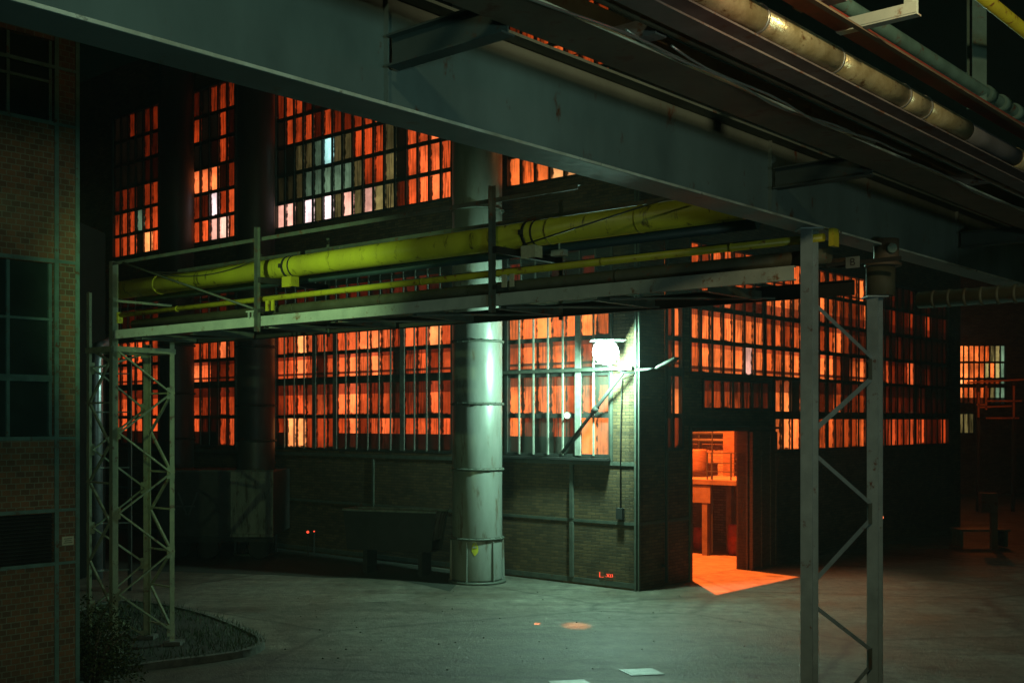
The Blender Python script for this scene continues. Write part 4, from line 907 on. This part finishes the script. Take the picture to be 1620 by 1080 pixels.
m_ = MB(); m_.face([K(.03, 0, zt-.03), K(.03, Wk, zt-.03), K(.2, Wk*.9+.06, zt-.75), K(.2, .06, zt-.75)]); m_.face([K(-.01, 0, zt), K(-.01, .35, zt), K(.12, .33, zt-.62), K(.12, .03, zt-.62)][::-1]); m_.build('end_panel', 'box', sk)
for a in (.5, Lk-.6):
    m_ = MB(); m_.bar(K(a, .1, .3), K(a, Wk-.1, .3), .12, .6); m_.build('skid', 'dark', sk)

def redlamp(px, y, D, r, label, m='redglow'):
    p = at(px, y, D); t = thing('reflector', label, 'reflector', (p.x, p.y, 0))
    q = MB(); q.tube([p, p+V((0, -.02, 0))], r, 12); q.build('lens', m, t)
    q = MB(); q.bar((p.x, p.y+.02, 0), (p.x, p.y+.02, p.z+r), .04, .02, V((0, 1, 0))); q.box((p.x, p.y+.012, p.z), V((r*1.3, 0, 0)), V((0, .01, 0)), Z*r*1.3); q.build('post', 'dark', t)
redlamp(487, 841, 33.5, .038, 'small red light on a post right of the box container')
redlamp(497, 840, 33.9, .02, 'tiny red light beside the larger one right of the box container')
redlamp(1394, 818, 30.5, .06, 'small orange red light right of the second trestle post', 'orangeglow')
# scrawl of red light on the hall wall near the corner
rs_ = thing('red_marking', 'small glowing red letters low on the corner wall', 'sign', FL(.85, .0, .05))
def ww(px, y):
    r = (px-810)/F; t = (CR.x-CR.y*r)/(.753+.658*r); Y = CR.y+.658*t; return FL(t, CH+(665-y)/F*Y, .03)
q = MB()
for a, b in (((950, 904), (950, 912)), ((950, 912), (956, 912)), ((959, 911), (960, 911)), ((961, 907), (965, 912)), ((965, 907), (961, 912)), ((967, 908), (967, 912)), ((967, 908), (970, 908)), ((970, 908), (970, 912)), ((967, 912), (970, 912))):
    q.bar(ww(*a), ww(*b), .004, .02, W)
q.build('letters', 'redglow', rs_)

# ------------------------------------------------------------------ distant hall at the right
fh = thing('distant_hall', 'distant workshop whose small windows glow orange at the right edge', 'factory hall', (26, 62, 0))
HALL_SAVE = hall; hall = fh
def FD(t, z, out=0): return V((23.9+t, 62-out, z))
m_ = MB(); wall_cells(m_, FD, 0, 30, 0, 16, [(.15, 3.0, 4.9, 8.1), (.15, 1.3, 3.3, 4.4)], .3, True); m_.build('wall', 'brickhall', fh)
window(FD, .15, 3.0, [(7.2, 8.1, '8 8 8 7 7 6 6 6g 7g 6c', ALL), (6.3, 7.2, '9 8 8 7 7 6 7g 7 8g 7c', ALL), (5.9, 6.3, 'o o 7 7 5 4 3 3 4 6c', ALL), (4.9, 5.9, 'o 8 6 7 4 6 3 5g 7c 6c', [(0, .35, .05), (.35, 1, 1)])], bars='frame', heavy=(5.9,))
window(FD, .15, 1.3, [(3.3, 4.4, '7g 5g 5g 4g', ALL)], bars='frame')
hall = HALL_SAVE
hr = thing('pipe_rail', 'orange lit pipe railing in front of the distant workshop', 'railing', (21, 50, 0))
q = MB()
for (a, b) in (((1560, 634), (1616, 634)), ((1560, 664-3), (1612, 661)), ((1548, 644), (1600, 642)), ((1548, 620), (1548, 660)), ((1560, 610), (1560, 648)), ((1604, 610), (1604, 662)), ((1530, 605), (1620, 600)), ((1545, 640), (1560, 640))):
    q.bar(at(*a, 50), at(*b, 50), .07, .07, V((0, 1, 0)))
q.build('rail', 'orange_lit_rail', hr)
q = MB()
for px in (1548, 1604): q.bar((at(px, 600, 50).x, 50.1, 0), at(px, 600, 50.1), .12, .12, V((0, 1, 0)))
q.build('post', 'dark', hr)
lamp('rail_fill_light', 'POINT', at(1520, 560, 47), 190, (1, .20, .03), .2)  # orange fill added to light the railing, no fitting there

# ------------------------------------------------------------------ right yard clutter, dim
ps = MB(); b0 = gd(1572, 868); ps.bar((b0.x, b0.y, 0), (b0.x, b0.y, 1.7), .18, .18, V((0, 1, 0))); ps.box((b0.x-.18, b0.y, 1.45), V((.25, 0, 0)), V((0, .12, 0)), Z*.3)
tag(ps.build('bollard_post', 'brown'), 'dim brown stub post with a box on it, far right', 'post')
pt = MB(); b1 = at(1550, 837, 36); pt.box((b1.x, 36, b1.z), V((.8, 0, 0)), V((0, .4, 0)), Z*.03)
for k in (-1, 1): pt.box((b1.x+.7*k, 36, b1.z/2), V((.04, 0, 0)), V((0, .35, 0)), Z*(b1.z/2-.03))
tag(pt.build('workbench', 'dimplate'), 'low bench with a pale edge, left of the dim stub post', 'bench')
pz1 = MB(); c1 = gd(1425, 866); pz1.box((c1.x, c1.y, .06), V((.35, .1, 0)), V((-.02, .1, 0)), Z*.06); pz1.box((c1.x+.9, c1.y, .03), V((.6, .05, 0)), V((-.01, .06, 0)), Z*.03)
tag(pz1.build('timber_offcut', 'wood'), 'timber offcuts lying at the foot of the hall right of the trestle', 'timber')

# ------------------------------------------------------------------ kerbed grass island, shrub, plates
isl = [gd(x, y) for x, y in ((60, 1010), (130, 965), (200, 955), (280, 966), (350, 985), (405, 1008), (424, 1022), (405, 1036), (350, 1046), (260, 1056), (170, 1070), (60, 1085), (-40, 1060))]
def smooth_poly(P_, it=2):
    for _ in range(it):
        Q_ = []
        for i in range(len(P_)):
            a, b = P_[i], P_[(i+1) % len(P_)]; Q_ += [a*.75+b*.25, a*.25+b*.75]
        P_ = Q_
    return P_
isl = smooth_poly(isl)
cen = sum(isl, V((0, 0, 0)))/len(isl)
k = MB(); n = len(isl)
for i in range(n):
    a, b = isl[i], isl[(i+1) % n]; ai = a+(cen-a).normalized()*.13; bi = b+(cen-b).normalized()*.13
    k.face([a, b, b+Z*.12, a+Z*.12]); k.face([a+Z*.12, b+Z*.12, bi+Z*.12, ai+Z*.12]); k.face([ai+Z*.12, bi+Z*.12, bi, ai])
tag(k.build('kerb', 'concrete_kerb'), kind='structure')
k = MB(); k.face([p+(cen-p).normalized()*.13+Z*.09 for p in isl]); tag(k.build('soil', 'soil'), kind='structure')
def inside(p, poly):
    c_ = False
    for i in range(len(poly)):
        a, b = poly[i], poly[i-1]
        if (a.y > p.y) != (b.y > p.y) and p.x < (b.x-a.x)*(p.y-a.y)/(b.y-a.y)+a.x: c_ = not c_
    return c_
xs = [p.x for p in isl]; ys = [p.y for p in isl]
k = MB(); cnt = 0
while cnt < 9000:
    p = V((random.uniform(min(xs), max(xs)), random.uniform(min(ys), max(ys)), .09)); cnt += 1
    if not inside(p, isl) or (math.sin(p.x*2.3)+math.sin(p.y*3.1+p.x) < random.uniform(-2.2, .6)): continue
    a = random.uniform(0, 6.28); h = random.uniform(.04, .16); wv = V((math.cos(a), math.sin(a), 0))*.007; ln_ = V((random.uniform(-.06, .06), random.uniform(-.06, .06), h))
    k.face([p-wv, p+wv, p+ln_])
tag(k.build('grass', 'grass'), 'short dark grass on the kerbed island under the lattice tower', 'grass', kind='stuff')
sh = thing('shrub', 'leafy dark shrub at the corner of the brick building', 'shrub', (-6.2, 17.3, 0))
k = MB(); c0 = V((-6.35, 17.2, .35))
for i in range(5200):
    th, ph = random.uniform(0, 6.283), math.acos(random.uniform(-.6, 1)); rr = random.random()**.45
    lump = 1+.22*math.sin(th*3+1)*math.sin(ph*4)+.15*math.sin(th*7+ph*5)
    p = c0+V((math.cos(th)*math.sin(ph)*.72, math.sin(th)*math.sin(ph)*.72, math.cos(ph)*.92))*rr*lump
    if p.z < .05: continue
    a = V((random.gauss(0, 1), random.gauss(0, 1), random.gauss(0, .6))).normalized(); b = a.cross(V((random.gauss(0, 1), random.gauss(0, 1), random.gauss(0, 1)))).normalized(); s = random.uniform(.018, .04)
    k.face([p-a*s, p+b*s*.5, p+a*s, p-b*s*.5])
k.build('foliage', 'leaf', sh)
k = MB()
for i in range(14):
    a = random.uniform(0, 6.28); e_ = c0+V((math.cos(a)*.5, math.sin(a)*.5, random.uniform(.2, .6))); k.tube([V((c0.x+.08*math.cos(a), c0.y+.08*math.sin(a), 0)), (c0+e_)/2, e_], .01, 5, rad=[.018, .012, .005])
k.build('stem', 'wood', sh)
for (px, y, rx, ry, lab) in ((1015, 1063, .27, .22, 'pale square steel plate on the ground, the farther of two'), (905, 1082, .28, .24, 'pale square steel plate on the ground at the bottom edge')):
    c_ = gd(px, y); k = MB(); k.box((c_.x, c_.y, .006), V((rx, .05, 0)), V((-.08, ry, 0)), Z*.006)
    k.box((c_.x, c_.y, .0135), V((rx*.8, .04, 0)), V((-.06, ry*.8, 0)), Z*.0015)
    tag(k.build('ground_plate', 'plate'), lab, 'ground plate', 'pale plates in the yard')
# litter and stones
def stone(i):
    x, y = random.uniform(440, 1200), random.uniform(935, 1060); c_ = gd(x, y); s = random.uniform(.006, .018)
    k = MB(); k.tube([c_, c_+Z*s*.6, c_+Z*s], s, 7, rad=[s, s*.9, s*.4]); return k
kk = MB()
for i in range(70):
    q = stone(i); o_ = len(kk.v); kk.v += q.v; kk.f += [[j+o_ for j in f_] for f_ in q.f]; kk.m += q.m; kk.sm += q.sm
tag(kk.build('gravel', 'concrete_kerb'), 'loose grit scattered over the yard concrete', 'grit', kind='stuff')
# dark sheet along the foot of the hall, its colour stands in for shade
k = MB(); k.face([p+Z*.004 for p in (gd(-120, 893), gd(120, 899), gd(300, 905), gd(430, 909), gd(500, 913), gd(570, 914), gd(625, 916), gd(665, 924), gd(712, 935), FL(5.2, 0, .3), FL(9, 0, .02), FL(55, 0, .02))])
tag(k.build('shade_sheet', 'soil'), kind='structure')

# thin air
HAZE = True
if HAZE:
    hz = MB(); hz.box((0, 35, 9.2), V((60, 0, 0)), V((0, 50, 0)), Z*10.2)
    m = bpy.data.materials.new('thin_night_haze'); m.use_nodes = True; t = m.node_tree; t.nodes.clear()
    o = N(t, 'ShaderNodeOutputMaterial'); pv = N(t, 'ShaderNodeVolumePrincipled'); pv.inputs['Color'].default_value = (.85, 1, .95, 1); pv.inputs['Density'].default_value = .0007; pv.inputs['Anisotropy'].default_value = .3
    t.links.new(pv.outputs[0], o.inputs['Volume']); M['haze'] = m
    tag(hz.build('haze', 'haze'), 'thin hazy night air', 'haze', kind='stuff')
